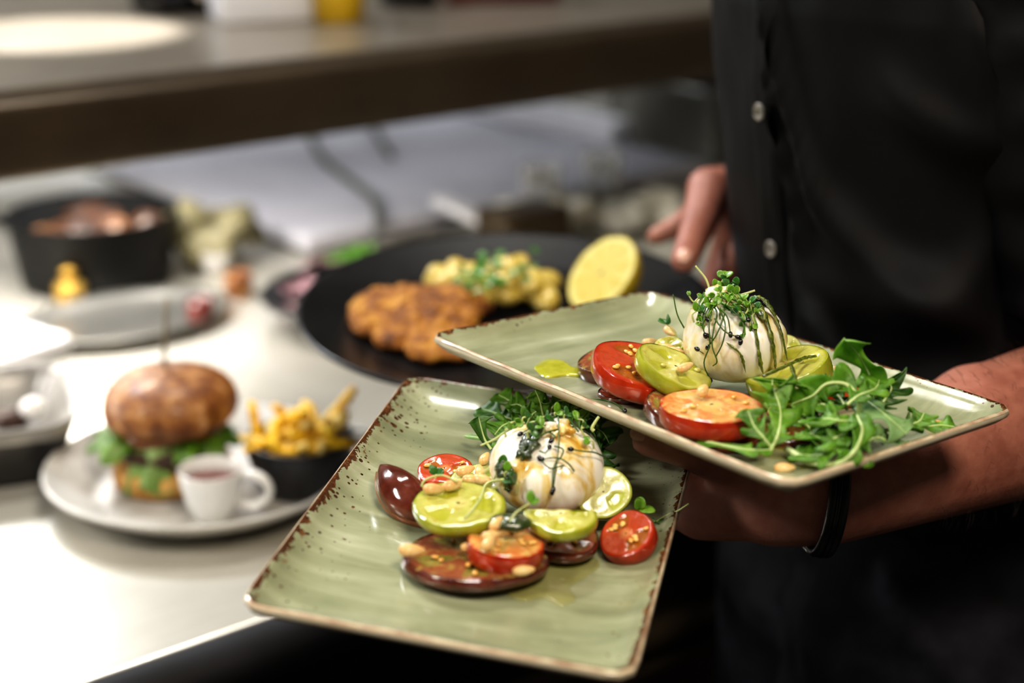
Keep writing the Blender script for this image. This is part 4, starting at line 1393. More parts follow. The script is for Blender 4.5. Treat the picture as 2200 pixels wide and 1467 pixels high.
# potato salad: separate potato pieces under herbs
rq = random.Random(11)
POT = []
for i in range(26):
    x, y = rq.uniform(945, 1175), rq.uniform(575, 645)
    if ((x - 1062) / 138) ** 2 + ((y - 612) / 52) ** 2 > 1: continue
    h = .010 + .018 * max(0, 1 - ((x - 1075) / 130) ** 2) * (.5 + .5 * (650 - y) / 80)
    POT.append((x, y, h))
pot0 = None
for i, (x, y, h) in enumerate(POT + [(945, 600, .008), (1145, 635, .008), (1175, 605, .010), (1110, 575, .022), (1010, 590, .018), (1085, 600, .03), (1140, 610, .026)]):
    T = frame(pp(x, y, h), (nP + Vector((rq.uniform(-.6, .6), rq.uniform(-.7, .3), 0))).normalized(), rq.random() * 6) @ Matrix.Scale(rq.uniform(.85, 1.25), 4)
    if pot0 is None:
        g = G().ball((0, 0, 0), (.0125, .0105, .0075), 20, 12, fn=lambda v: Vector((v.x, v.y, math.copysign(abs(v.z) ** .7, v.z))))
        for v in g.v: v *= 1 + .12 * nz(v, 70)
        pot0 = g.build('potato_piece', M_['potato'], None, T)
        o = pot0
    else:
        o = copytree(pot0, T)
    tag(o, 'yellow potato piece heaped in the salad on the black plate', 'potato', 'potato salad pieces')
herb_g = G()
for i in range(80):
    x, y = rq.gauss(1068, 44), rq.gauss(590, 20)
    p = pp(x, y, .030 + rq.uniform(-.004, .012) - .00009 * abs(x - 1075))
    a = rq.random() * 6
    round_leaf(herb_g, p, (math.cos(a), math.sin(a), rq.uniform(-.2, .4)), (rq.uniform(-.4, .4), -.6, 1), rq.uniform(.006, .011), .0032)
tag(herb_g.build('chopped_herbs', M_['herb']), 'chopped green herbs scattered over the potato salad', 'herbs', kind='stuff')
# lemon half
lp = pp(1292, 585, .038)
lr = 92 * depth(lp) / F
ln = vn(lp, .62, 140)
le = empty('lemon_half', frame(lp, ln), 'cut lemon half leaning at the right of the black plate', 'lemon')
vs, lo, ra, fs = [], [], [], []
N, K = 80, 14
for i in range(K + 1):
    f_ = i / K
    for k in range(N):
        a = 2 * PI * k / N
        r_ = lr * f_ * .985 * (1 + .015 * math.sin(2 * a))
        vs.append((r_ * math.cos(a), r_ * math.sin(a), -.0006 * abs(math.sin(4.5 * a)) * f_))
        lo.append(0 if f_ < .12 else sm(.06, .22, abs(math.sin(4.5 * a)))); ra.append(f_)
for i in range(K):
    for k in range(N):
        k2 = (k + 1) % N
        fs.append((i * N + k, i * N + k2, (i + 1) * N + k2, (i + 1) * N + k) if i else (k, N + k, N + k2))
mk('flesh', vs, fs, M_['lemon'], le, attrs={'loc': lo, 'rad': ra})
G().lathe([(0, -lr * 1.05), (lr * .15, -lr * 1.0), (lr * .5, -lr * .82), (lr * .82, -lr * .5), (lr * .96, -lr * .2), (lr, -.0004), (lr * .985, 0)], 64).build('peel', M_['lemon_peel'], le)

# second dark plate standing on the counter behind
q0 = onz(800, 632, CT + .03)
q0.z = CT
r2 = 238 * depth(onz(800, 632, CT + .03)) / F
round_plate('side_plate', TZ(q0), r2, .036, M_['black_glaze'], 'dark plate with onion salad standing behind the cutlet plate', well=.6)
for i, (x, y, h) in enumerate([(640, 612, .022), (668, 600, .022), (695, 590, .026), (720, 578, .026), (628, 640, .02), (660, 630, .02), (700, 575, .02)]):
    p = onz(x, y, CT + h)
    g = G()
    rr = .016 + .004 * (i % 3)
    g.tube([(rr * math.cos(a), rr * math.sin(a) * .8, .003 * math.sin(3 * a)) for a in [i + 4.6 * k / 16 for k in range(17)]], .0035, 8)
    o = g.build('onion_ring', pmat('red_onion_%d' % i, ['#7a4a58', '#a37a84', '#c9b3b6'], 40, rough=.3) if i == 0 else bpy.data.materials['red_onion_0'], None, frame(p, (rq.uniform(-.4, .4), -.5, 1)))
    tag(o, 'pinkish onion strip in the salad on the dark side plate', 'onion', 'onion strips on the dark side plate')
pg = onz(772, 566, CT + .05)
par = empty('parsley_sprig', TZ(pg), 'bright green parsley tuft at the back of the dark side plate', 'parsley')
G().tube([(0, 0, -.03), (.002, 0, -.01), (0, 0, .004)], .0015, 7).build('stem', M_['rib'], par)
g = G()
for i in range(46):
    a = rq.random() * 6
    round_leaf(g, Vector((rq.gauss(0, .014), rq.gauss(0, .011), rq.gauss(.004, .008))), (math.cos(a), math.sin(a), rq.uniform(-.2, .7)), (rq.uniform(-.5, .5), -.4, 1), rq.uniform(.010, .017), .005)
g.build('foliage', pmat('parsley_leaf', ['#3c6e0a', '#528a12', '#6a9e24'], 40, rough=.45), par)

# ------------------------------------------------------------------ person
CX, CY = .300, 1.150
fa = math.radians(15)
FD = Vector((-math.cos(fa), -math.sin(fa), 0))
SDV = Vector((math.sin(fa), -math.cos(fa), 0))      # the person's left, towards the camera


def interp(z, tab):
    if z <= tab[0][0]: return tab[0][1]
    for (z0, a0), (z1, a1) in zip(tab, tab[1:]):
        if z <= z1: return a0 + (a1 - a0) * sm(0, 1, (z - z0) / (z1 - z0)) if False else a0 + (a1 - a0) * (z - z0) / (z1 - z0)
    return tab[-1][1]


FRONT = [(.95, .112), (1.03, .110), (1.10, .113), (1.149, .121), (1.234, .136), (1.31, .147), (1.36, .150), (1.42, .140), (1.46, .105), (1.50, .062)]
SIDE = [(.95, .178), (1.10, .172), (1.25, .178), (1.36, .188), (1.42, .185), (1.455, .150), (1.48, .095), (1.50, .062)]
BACK = [(.95, .120), (1.10, .105), (1.25, .118), (1.36, .125), (1.42, .115), (1.46, .09), (1.50, .058)]


def gl(x, c, w): return math.exp(-((x - c) / w) ** 2)


def wrinkle(th, z):
    """raised folds of the loose shirt on its left side"""
    d = 0.0
    # big drape folds sweeping from the placket down and back
    for (t0, z0, t1, z1, w, h) in ((.18, 1.40, .55, 1.24, .020, .007), (.25, 1.33, .42, 1.20, .014, .006), (.45, 1.25, 1.35, 1.17, .020, .008), (.35, 1.185, 1.25, 1.205, .026, .009),
                                   (.5, 1.10, 1.5, 1.16, .024, .008), (.7, 1.045, 1.7, 1.10, .02, .008), (.75, 1.325, 1.5, 1.30, .018, .006), (.3, 1.13, .8, 1.08, .018, .005), (1.0, 1.40, 1.6, 1.25, .03, .008)):
        if th < t0 - .15 or th > t1 + .15: continue
        u = (th - t0) / (t1 - t0)
        zc = z0 + (z1 - z0) * u - .02 * math.sin(PI * max(0, min(1, u)))
        d += 1.5 * h * gl(z, zc, w) * sm(-.15, .2, u) * sm(1.15, .8, u)
    d += .004 * nz((th * 1.6, z * 5, 2), 1.6, 3) + .0022 * nz((th * 4, z * 11, 5), 1.5, 4)
    return d


def TS(th, z, off=0.0):
    ct, st = math.cos(th), math.sin(th)
    a = interp(z, FRONT) if ct > 0 else interp(z, BACK)
    b = interp(z, SIDE)
    k = 1.0
    d = off + wrinkle(th, z)
    v = FD * ((a + d) * ct * k) + SDV * ((b + d) * st * k)
    return Vector((CX, CY, z)) + v


def capsules(name, caps, vox, mat, parent=None, smooth=8, extra=None):
    g = G()
    for c in caps:
        a, b, ra, rb = Vector(c[0]), Vector(c[1]), c[2], c[3]
        n = 9
        pts, rad = [], []
        d = (b - a).normalized()
        for i in range(5):
            t = math.sin(-PI / 2 + PI / 2 * i / 4)
            pts.append(a + d * ra * t); rad.append(max(ra * math.cos(-PI / 2 + PI / 2 * i / 4), ra * .02))
        for i in range(5):
            t = math.sin(PI / 2 * i / 4)
            pts.append(b + d * rb * t); rad.append(max(rb * math.cos(PI / 2 * i / 4), rb * .02))
        fl = c[4] if len(c) > 4 else 1.0
        upv = c[5] if len(c) > 5 else (0, 0, 1)
        g.tube(pts, rad, 18, flat=fl, up=upv)
    if extra: extra(g)
    o = g.build(name, mat, None)
    m = o.modifiers.new('remesh', 'REMESH'); m.mode = 'VOXEL'; m.voxel_size = vox
    m.use_smooth_shade = True
    m = o.modifiers.new('sm', 'SMOOTH'); m.iterations = smooth; m.factor = .5
    dg = bpy.context.evaluated_depsgraph_get()
    me = bpy.data.meshes.new_from_object(o.evaluated_get(dg))
    o.modifiers.clear()
    old = o.data
    o.data = me
    bpy.data.meshes.remove(old)
    if parent: o.parent = parent
    return o


Wl = P(1775, 1066, .905)
El = P(2400, 835, 1.045)
Sl = Vector((.345, 1.0, 1.40))
Kl = onpl(MA, 1500, 1086, -.0285)
Tm = onpl(MA, 1478, 962, .028)
Tt = onpl(MA, 1390, 946, .024)
fm = Wl.lerp(El, .60)
Wr = P(1690, 455, 1.34)
Er = Vector((.43, 1.40, 1.13))
Sr = Vector((.28, 1.32, 1.40))
pal = P(1600, 425, 1.315)
TR = [P(1522, 405, 1.275), P(1503, 478, 1.245), P(1470, 560, 1.225)]
IR = [P(1532, 435, 1.325), P(1462, 484, 1.345), P(1408, 508, 1.345)]
caps = [
    # trunk, neck, head
    (Vector((CX, CY, .98)) + SDV * .05, Vector((CX, CY, 1.30)) + SDV * .06, .095, .100), (Vector((CX, CY, .98)) - SDV * .05, Vector((CX, CY, 1.30)) - SDV * .06, .095, .100),
    (Vector((CX, CY, 1.3)), Vector((CX, CY, 1.40)), .11, .07), (Sl, Sr, .055, .055), (Vector((CX, CY, 1.40)), Vector((CX, CY, 1.56)) + FD * .01, .06, .055),
    (Vector((CX, CY, 1.64)) + FD * .02, Vector((CX, CY, 1.70)) + FD * .01, .078, .090), (Vector((CX, CY, 1.585)) + FD * .055, Vector((CX, CY, 1.62)) + FD * .05, .036, .06),
    (Vector((CX, CY, 1.665)) + FD * .098, Vector((CX, CY, 1.63)) + FD * .118, .010, .014), (Vector((CX, CY, 1.655)) + SDV * .085, Vector((CX, CY, 1.63)) + SDV * .082, .014, .010),
    (Vector((CX, CY, 1.655)) - SDV * .085, Vector((CX, CY, 1.63)) - SDV * .082, .014, .010), (Vector((CX, CY, 1.592)) + FD * .092, Vector((CX, CY, 1.592)) + FD * .094, .010, .010),
    # left arm
    (Sl, El, .056, .047), (El, fm, .047, .045), (fm, Wl, .045, .0285), (fm + Vector((-.02, -.005, .004)), Wl + Vector((.05, .04, .0)), .040, .030), (Wl, Wl + (Kl - Wl) * .4, .0285, .0275),
    (Wl + Vector((0, .014, .002)), Wl.lerp(fm, .5) + Vector((0, .01, 0)), .026, .036),
]
# left hand, palm up under the plates: palm then fingers below the front plate
inw = Vector((-.35, .93, .05)).normalized()       # across the palm, away from the viewer
ax = (Kl - Wl).normalized()
for i, o_ in enumerate((-.004, .016, .036, .054)):
    k = Kl + inw * o_ + Vector((.010 if i == 3 else 0, 0, -.001))
    caps.append((Wl + inw * (o_ * .42), k, .0265 if i < 2 else .024, .0185))
    pa = k
    da = (ax + Vector((-.1, 0, -.02))).normalized()
    ln = (.031, .036, .034, .027)[i]
    p1 = pa + da * ln
    p2 = p1 + (ax + Vector((0, 0, .02))).normalized() * ln * .72
    p3 = p2 + (ax + Vector((0, 0, .18))).normalized() * ln * .6
    rr = (.0092, .0098, .0095, .0082)[i]
    caps += [(pa, p1, .0125, rr), (p1, p2, rr, rr * .94), (p2, p3, rr * .94, rr * .8)]
tb = onpl(MA, 1565, 985, .010)
caps += [(Wl + inw * .02, tb, .024, .019), (tb, Tm, .018, .0118), (Tm, Tt, .0118, .0095)]
# right arm and hand on the black plate
caps += [(Sr, Er, .056, .046), (Er, Wr, .044, .030), (Wr, pal, .030, .029), (Wr + Vector((0, 0, -.02)), P(1590, 480, 1.33), .026, .022),
         (pal, TR[0], .028, .0180), (TR[0], TR[1], .0170, .0148), (TR[1], TR[2], .0145, .0108), (pal, IR[0], .026, .0155), (IR[0], IR[1], .0145, .0110), (IR[1], IR[2], .0108, .0080)]
for i in range(3):
    b_ = P(1585 + 6 * i, 470 + 28 * i, 1.335)
    k1 = MP.inverted() @ b_
    q1 = MP @ Vector((RP * 1.0, k1.y, -.012)); q2 = MP @ Vector((RP * .82, k1.y + .004, -.010)); q3 = MP @ Vector((RP * .68, k1.y + .006, -.006 - .004))
    caps += [(b_, q1, .017, .0118), (q1, q2, .0112, .0105), (q2, q3, .0102, .0085)]
lowb = [P(1625, 545, 1.275), P(1578, 560, 1.262), P(1562, 585, 1.258)]
caps += [(Wr, lowb[0], .028, .021), (lowb[0], lowb[1], .020, .0165), (lowb[1], lowb[2], .0165, .012)]
person = capsules('person', caps, .0030, M_['skin'], None, 7)
tag(person, 'person in black shirt and dark trousers holding two square plates on one arm', 'person')
# nail
for (a, b, r_) in ((TR[1], TR[2], .0098), (Tm, Tt, .0085)):
    d = (b - a).normalized()
    nv = ((CAM - b).normalized() * .75 + Vector((0, 0, .5)))
    nv = (nv - d * nv.dot(d)).normalized()
    g = G().ball((0, 0, 0), (.0072, .0055, .0022), 16, 10)
    o = g.build('fingernail', M_['nail'], person, frame(b + nv * r_ * .88 + d * .001, nv, 0, d))

# shirt
N, K = 160, 110
vs, fs = [], []
Z0, Z1 = 1.02, 1.50
for i in range(K + 1):
    for k in range(N):
        th = 2 * PI * k / N - PI
        z = Z0 + (Z1 - Z0) * i / K
        if i < 20: z -= (1 - i / 20) * (.03 * math.cos(th) ** 2 + .006 * math.sin(7 * th))
        vs.append(TS(th, z))
for i in range(K):
    for k in range(N):
        k2 = (k + 1) % N
        fs.append((i * N + k, i * N + k2, (i + 1) * N + k2, (i + 1) * N + k))
shirt = mk('shirt', vs, fs, M_['shirt'], person)
so = shirt.modifiers.new('solid', 'SOLIDIFY'); so.thickness = .0015; so.offset = -1


# placket strip and buttons
def strip(t0f, t1f, z0, z1, off, n=60, name='placket'):
    vs = []
    for i in range(n):
        z = z0 + (z1 - z0) * i / (n - 1)
        for j in range(7):
            t = t0f(z) + (t1f(z) - t0f(z)) * j / 6
            e = .0004 if j in (0, 6) else (.0022 if j in (1, 5) else .0016)
            vs.append(TS(t, z, off + e))
    fs = [(i * 7 + j, i * 7 + j + 1, (i + 1) * 7 + j + 1, (i + 1) * 7 + j) for i in range(n - 1) for j in range(6)]
    o = mk(name, vs, fs, M_['shirt'], shirt)
    return o


def bth(z): return .205


strip(lambda z: bth(z) - .085, lambda z: bth(z) + .085, 1.0, 1.47, .0008)
btn = None
for z in (1.094, 1.1925, 1.291, 1.3895):
    c = TS(bth(z), z, .0034)
    n = (TS(bth(z), z, .02) - TS(bth(z), z, 0)).normalized()
    Mb = frame(c, n)
    if btn is None:
        g = G().lathe([(0, -.001), (.0052, -.001), (.0062, .0002), (.0062, .0014), (.0052, .002), (.0042, .0014), (.0036, .0009), (0, .0009)], 28)
        for x, y in ((.0013, .0013), (-.0013, .0013), (.0013, -.0013), (-.0013, -.0013)):
            g.lathe([(0, .0011), (.0006, .0011), (.0006, .0005)], 8, M=TZ((x, y, 0)), mi=1)
        btn = g.build('button', M_['button'], shirt, Mb, mats=[M_['black_seed']])
    else:
        o = btn.copy(); COL.objects.link(o); o.parent = shirt; o.matrix_local = Mb
        btn = o
# left and right sleeves
for (S_, E_, sd) in ((Sl, El, 1), (Sr, Er, -1)):
    d = E_ - S_
    n = 26
    pts = [S_ + d * (-.05 + .80 * i / (n - 1)) for i in range(n)]
    g = G()
    g.tube(pts, [.077 - .006 * i / n + .0022 * math.sin(i * 1.3) for i in range(n)], 40, cap=False)
    for i, v in enumerate(g.v):
        v += (v - pts[min(n - 1, i // 40)]).normalized() * (.006 * nz(v, 14, sd) + .003 * nz(v, 34, sd))
    o = g.build('sleeve', M_['shirt'], shirt)
    so = o.modifiers.new('solid', 'SOLIDIFY'); so.thickness = .0018
# collar
g = G().tube([TS(2 * PI * k / 40, 1.497, .004) + Vector((0, 0, .012)) for k in range(41)], .010, 10, flat=1.8)
g.build('collar', M_['shirt'], shirt)

# trousers
hipc = Vector((CX, CY, .90))
tc = [(hipc + SDV * .06 + Vector((0, 0, .10)), hipc + SDV * .075 + Vector((0, 0, -.04)), .100, .106), (hipc - SDV * .03 + Vector((0, 0, .10)), hipc - SDV * .04 + Vector((0, 0, -.04)), .100, .106)]
for s_ in (1, -1):
    ofs = .082 if s_ > 0 else -.045
    h = hipc + SDV * ofs + FD * .012
    kn = hipc + SDV * (ofs * 1.05) + FD * .028 + Vector((0, 0, -.40))
    an = hipc + SDV * (ofs * 1.05) + Vector((0, 0, -.80))
    tc += [(h, kn, .106, .078), (kn, an, .078, .064)]
trs = capsules('trousers', tc, .007, M_['trousers'], None, 6)
for v in trs.data.vertices:
    p = v.co
    loc = p - hipc
    f_, s_ = loc.dot(FD), loc.dot(SDV)
    w = 0.0
    th = math.atan2(s_ - .08, max(f_, -.2))
    for (t0, z0, t1, z1, wd, h) in ((.1, .93, 1.2, .80, .016, .011), (.2, .88, 1.0, .76, .014, .009), (.6, .97, 1.4, .90, .014, .008), (.9, .93, .95, .70, .03, .007), (-.2, .84, .9, .70, .016, .010), (.8, .86, 1.9, .90, .016, .008)):
        u = (th - t0) / (t1 - t0 + 1e-6)
        zc = z0 + (z1 - z0) * u
        w += h * gl(p.z, zc, wd) * sm(-.2, .1, u) * sm(1.2, .8, u)
    w += .005 * nz(p, 16) + .0025 * nz(p, 40)
    v.co = p + v.normal * w
trs.parent = person
for s_ in (1, -1):
    an = hipc + SDV * (.086 if s_ > 0 else -.047)
    g = G().ball(an + FD * .06 + Vector((0, 0, -.84)), (.145, .05, .058), 24, 14, M=None)
    c = an + FD * .06
    for v in g.v:
        l = v - Vector((c.x, c.y, .06))
        v.x, v.y = c.x + l.x * abs(FD.x) - l.y * SDV.x * -1 * .2, c.y + l.y + l.x * abs(FD.y) * .9
        v.z = max(.004, v.z)
    g.build('shoe', M_['shoe'], person)
# hair on the head and along the left forearm
g = G().ball((CX - FD.x * .012, CY - FD.y * .012, 1.712), (.098, .09, .085), 28, 16)
g.build('hair', M_['hair'], person)
g = G()
rh = random.Random(2)
axis = (Wl - El)
for i in range(420):
    t = rh.uniform(.02, .78)
    a = rh.choice((rh.gauss(PI / 2, .35), rh.gauss(-PI / 2, .5), rh.uniform(-PI, PI)))
    c = El.lerp(Wl, t)
    d = axis.normalized()
    s1 = d.cross(Vector((0, 0, 1))).normalized()
    u1 = s1.cross(d)
    r_ = (.0475 - .003 * t if t < .4 else .0463 - .0165 * (t - .4) / .6) * .97
    nv = s1 * math.cos(a) + u1 * math.sin(a)
    b_ = c + nv * r_
    l_ = rh.uniform(.008, .016)
    e = b_ + nv * l_ * .55 + d * l_ * .6 + Vector((rh.uniform(-1, 1), rh.uniform(-1, 1), rh.uniform(-1, 1))) * .003
    g.tube([b_, (b_ + e) / 2 + nv * .001, e], [.00013, .0001, .00003], 3, cap=False)
o = g.build('arm_hair', M_['hair'], person)
o['kind'] = 'stuff'
# bracelet
bc = P(1776, 1072, .905)
bray = ray(1776, 1072).normalized()
bd = RT * .99 - UPC * .10
bd = (bd - bray * bd.dot(bray)).normalized() * .985 + bray * .17
bd.normalize()
bx = Vector((0, 0, 1)); bx = (bx - bd * bx.dot(bd)).normalized()
by = bd.cross(bx)


def bring(w0, r, off, seg=64):
    return [bc + bd * (w0 + .002 * math.cos(a)) + bx * ((.0300 + off) * math.cos(a)) + by * ((.034 + off) * math.sin(a)) for a in [2 * PI * k / seg for k in range(seg + 1)]]


g = G()
for w0 in (-.0032, .0032): g.tube(bring(w0, 0, 0), .0029, 10, cap=False)
bra = g.build('bracelet', M_['leather'], person)
G().tube(bring(0, 0, .0016), .0016, 8, cap=False).build('cord', M_['black_plastic'], bra)
g = G()
pb_ = bc - bx * .0328
g.tube([pb_ - bd * .0075 + by * -.004, pb_ - bd * .004 - bx * .003, pb_ + bd * .004 - bx * .003, pb_ + bd * .0075 + by * -.004], .0012, 8)
g.tube([pb_ - bd * .007 - by * .003, pb_ + bd * .007 - by * .003], .0014, 8)
g.build('clasp', M_['silver'], bra)

# ------------------------------------------------------------------ things in the blurred background
# square dish at the left edge
sd = onz(-88, 890, CT + .05); sd.z = CT

dm = TZ(sd) @ Matrix.Rotation(math.radians(20), 4, 'Z')


def sq_dish(hx, hy, cr, prof, mat, name, M):
    N = 96
    vs, rows = [], []
    for ins, z in prof:
        rows.append(list(range(len(vs), len(vs) + N)))
        vs += [(x, y, z) for x, y in rrect(hx, hy, cr, ins, N)]
    fs = [tuple(reversed(rows[0]))]
    for a, b in zip(rows, rows[1:]):
        for k in range(N): fs.append((a[k], a[(k + 1) % N], b[(k + 1) % N], b[k]))
    fs.append(tuple(rows[-1]))
    return mk(name, vs, fs, mat, None, M)


o = sq_dish(.100, .088, .034, [(.03, 0), (.022, .003), (.006, .046), (0, .060), (.002, .062), (.005, .061), (.012, .050), (.026, .024), (.034, .020)], M_['grey_ware'], 'square_dish', dm)
tag(o, 'grey rounded square dish cut off by the left edge of the photo', 'dish')
o.data.materials.append(M_['black_stone'])  # black lower outside: shadow below the dish put into its colour
for pl_ in list(o.data.polygons)[:1 + 96 * 2]: pl_.material_index = 1
g = G()
for i in range(6):
    g.ball((rq.uniform(-.03, .05), rq.uniform(-.05, .035), .030), (.018, .014, .010), 14, 10)
for v in g.v: v += Vector((nz(v, 90), nz(v, 90, 2), nz(v, 90, 4))) * .005
tag(g.build('stewed_meat', M_['patty'], None, dm), 'dark stewed meat in the grey square dish', 'meat', kind='stuff')
p = onz(72, 876, CT + .045)
tag(G().ball((0, 0, 0), (.013, .012, .010), 18, 12).build('cream_dollop', M_['china'], None, TZ(p)), 'white dollop at the right side of the grey square dish', 'cream', kind='stuff')
# bright folded cloth by the left edge
q = onz(15, 735, CT + .014)
o = bevel(G().box((0, 0, 0), (.15, .11, .02)).build('folded_napkin', M_['white'], None, TZ((q.x - .02, q.y + .0, CT + .012)) @ Matrix.Rotation(math.radians(-35), 4, 'Z')), .006, 3)
tag(o, 'bright white folded napkin at the left edge behind the square dish', 'napkin')
# steel platter
q = onz(272, 678, CT + .012); q.z = CT
sp = G().lathe([(0, .004), (.09, .004), (.112, .012), (.124, .016), (.126, .015), (.116, .009), (.09, 0), (0, 0)], 72, fn=lambda r, z, a: (r, z)).build('steel_platter', M_['steel'], None, TZ(q) @ Matrix.Rotation(UA, 4, 'Z') @ Matrix.Diagonal((1.0, .72, 1, 1)))
tag(sp, 'empty steel platter behind the burger skewer', 'platter')
# frying pan
pc = onz(198, 470, CT + .08); pc.z = CT
pr = 182 * depth(onz(198, 470, CT + .08)) / F
pan = empty('frying_pan', TZ(pc), 'black pan of browned food below the left end of the shelf', 'pan')
G().lathe([(0, 0), (pr * .8, 0), (pr * .86, .004), (pr * .98, .086), (pr, .090), (pr * .97, .090), (pr * .83, .010), (0, .008)], 64).build('pan_body', M_['pan'], pan)
hd = (UV(-.5, .3) - UV(0, 0)).normalized()
G().tube([hd * pr * .97 + Vector((0, 0, .078)), hd * pr * 1.4 + Vector((0, 0, .092)), hd * pr * 2.0 + Vector((0, 0, .098))], [.010, .010, .012], 10, flat=.6).build('handle', M_['pan'], pan)
g = G()
for i in range(16):
    a, q_ = rq.random() * 6.3, math.sqrt(rq.random()) * pr * .62
    g.ball((q_ * math.cos(a), q_ * math.sin(a), .052 + rq.random() * .012), (.034, .028, .022), 14, 10)
for v in g.v: v += Vector((nz(v, 50), nz(v, 50, 2), nz(v, 50, 4))) * .008
st = g.build('fried_food', M_['stew'], None, TZ(pc)); tag(st, 'browned food heaped in the black pan', 'food', kind='stuff')
# brass knob
p = onz(150, 618, CT + .02)
k = empty('brass_weight', TZ((p.x, p.y, CT)), 'small brass weight in front of the black pan', 'weight')
G().lathe([(0, 0), (.017, 0), (.018, .003), (.018, .024), (.016, .027), (0, .027)], 28).build('body', M_['gold'], k)
G().lathe([(0, .026), (.005, .027), (.005, .033), (.009, .037), (.009, .042), (.005, .045), (0, .0455)], 24).build('knob', M_['gold'], k)
# paper bag and bottle-like bits right of the pan
p = onz(448, 520, CT + .03)
g = G()
for i in range(3):
    g.ball((rq.uniform(-.03, .03), rq.uniform(-.03, .03), .028 + .01 * i), (.042, .04, .03), 18, 12)
for v in g.v:
    v += Vector((nz(v, 34), nz(v, 34, 2), nz(v, 34, 4))) * .018
    v.z = max(v.z, .0005)
tag(g.build('crumpled_paper', M_['cream'], None, TZ((p.x, p.y, CT))), 'crumpled cream paper between the black pan and the white board', 'paper')
for i, (x, y, r_, mt, lab) in enumerate([(465, 560, .018, 'grey_glaze', 'pale grey pot left of the small amber pot'), (512, 604, .017, 'bun', 'small amber pot between paper and dark side plate'), (430, 662, .015, 'ketchup', 'small dark red pot at the right end of the steel platter')]):
    p = onz(x, y, CT + .02)
    o = G().lathe([(0, 0), (r_ * .8, 0), (r_, .008), (r_, .026), (r_ * .92, .031), (r_ * .84, .026), (r_ * .8, .016), (0, .014)], 28).build('small_pot', M_[mt], None, TZ((p.x, p.y, CT)))
    tag(o, lab, 'pot')
# white board on the counter, aligned with it
a = onz(755, 545, CT + .03)
inv = MU.inverted()
au, av = (inv @ a).x, (inv @ a).y
b = onz(1318, 318, CT + .03)
bu, bv = (inv @ b).x, (inv @ b).y
bd_ = empty('cutting_board', MU @ TZ((0, 0, CT)), 'very large pale grey-white cutting board under the shelf', 'cutting board')
bo = bevel(G().box(((au + bu + .05) / 2, (1.74 + 3.05) / 2, .018), (bu + .05 - au, 3.05 - 1.74, .022)).build('slab', M_['board'], bd_), .004, 2)
G().box(((au + bu + .05) / 2, (1.74 + 3.05) / 2, .0035), (bu + .04 - au, 3.05 - 1.74 - .01, .007)).build('foot_sheet', M_['board_side'], bd_, smooth=False)
bar = bevel(G().box((bu + .02, (bv + 3.0) / 2, .052), (.05, 3.0 - bv, .046)).build('end_bar', M_['white'], bd_), .008, 3)
# cable on the board
pts = [onz(x, y, CT + .0355) for x, y in ((668, 262), (672, 300), (700, 345), (750, 385), (800, 425), (812, 470), (806, 530))]
tag(G().tube([Vector(v) for v in spline([tuple(p) for p in pts], 40)], .006, 10).build('cable', M_['cable']), 'grey cable curving over the white board above the parsley', 'cable')
pts = [onz(x, y, CT + .0355) for x, y in ((760, 235), (790, 262), (815, 292), (840, 335))]
tag(G().tube([Vector(v) for v in spline([tuple(p) for p in pts], 24)], .006, 10).build('cable', M_['cable']), 'short grey cable higher up on the white board', 'cable')
# gastro container at the right rear
p = onz(1440, 330, CT + .05)
gm = MU @ TZ((bu + .33, (inv @ p).y + .16, CT))
gc = empty('steel_container', gm, 'dull steel food container left of the person, under the shelf', 'container')
prof = [(.03, 0), (.026, .003), (.006, .125), (-.012, .130), (-.012, .133), (.008, .132), (.03, .01), (.034, .008)]
o = sq_dish(.24, .15, .03, prof, M_['steel'], 'container_body', Matrix.Identity(4)); o.parent = gc
G().box((.06, .02, .142), (.22, .2, .018)).build('lid', M_['white'], gc, smooth=False)
# glassware and wrap behind the black plate
p = onz(1275, 452, CT + .03)
g = G()
for i in range(7):
    g.ball((-.10 + .045 * i + rq.uniform(-.01, .01), rq.uniform(-.02, .03), .022), (.036, .03, .022), 18, 12)
for v in g.v:
    v += Vector((nz(v, 40), nz(v, 40, 2), nz(v, 40, 4))) * .022
    v.z = max(v.z, .0005)
tag(g.build('plastic_wrap', M_['foil'], None, TZ((p.x, p.y, CT))), 'crumpled shiny clear wrap behind the right of the black plate', 'plastic wrap')
for x, y, lab in ((1160, 440, 'drinking glass left of the shiny wrap behind the black plate'), (1290, 410, 'drinking glass standing in the middle behind the black plate')):
    p = onz(x, y + 40, CT)
    o = G().lathe([(0, .002), (.022, .002), (.024, .004), (.028, .085), (.0288, .086), (.0296, .085), (.026, .002), (.024, 0), (0, 0)], 36).build('drinking_glass', M_['glass'], None, TZ((p.x, p.y, CT)))
    tag(o, lab, 'glass')
p = onz(1125, 492, CT + .03)
o = bevel(G().box((0, 0, .03), (.11, .07, .06)).build('brown_box', M_['brown_box'], None, MU @ TZ(((inv @ p).x, (inv @ p).y, CT))), .004)
tag(o, 'small brown box just behind the rim of the black plate', 'box')
p = onz(985, 492, CT + .02)
o = bevel(G().box((0, 0, .022), (.085, .03, .012)).build('order_slip', M_['white'], None, TZ((p.x, p.y, CT + .026)) @ Matrix.Rotation(math.radians(-38), 4, 'Z') @ Matrix.Rotation(math.radians(14), 4, 'Y')), .003)
tag(o, 'bright white wedge just behind the black plate', 'paper')

# things on the pass shelf, cut by the top of the photo
def on_shelf(x, y):
    return onz(x, y, SZ1)


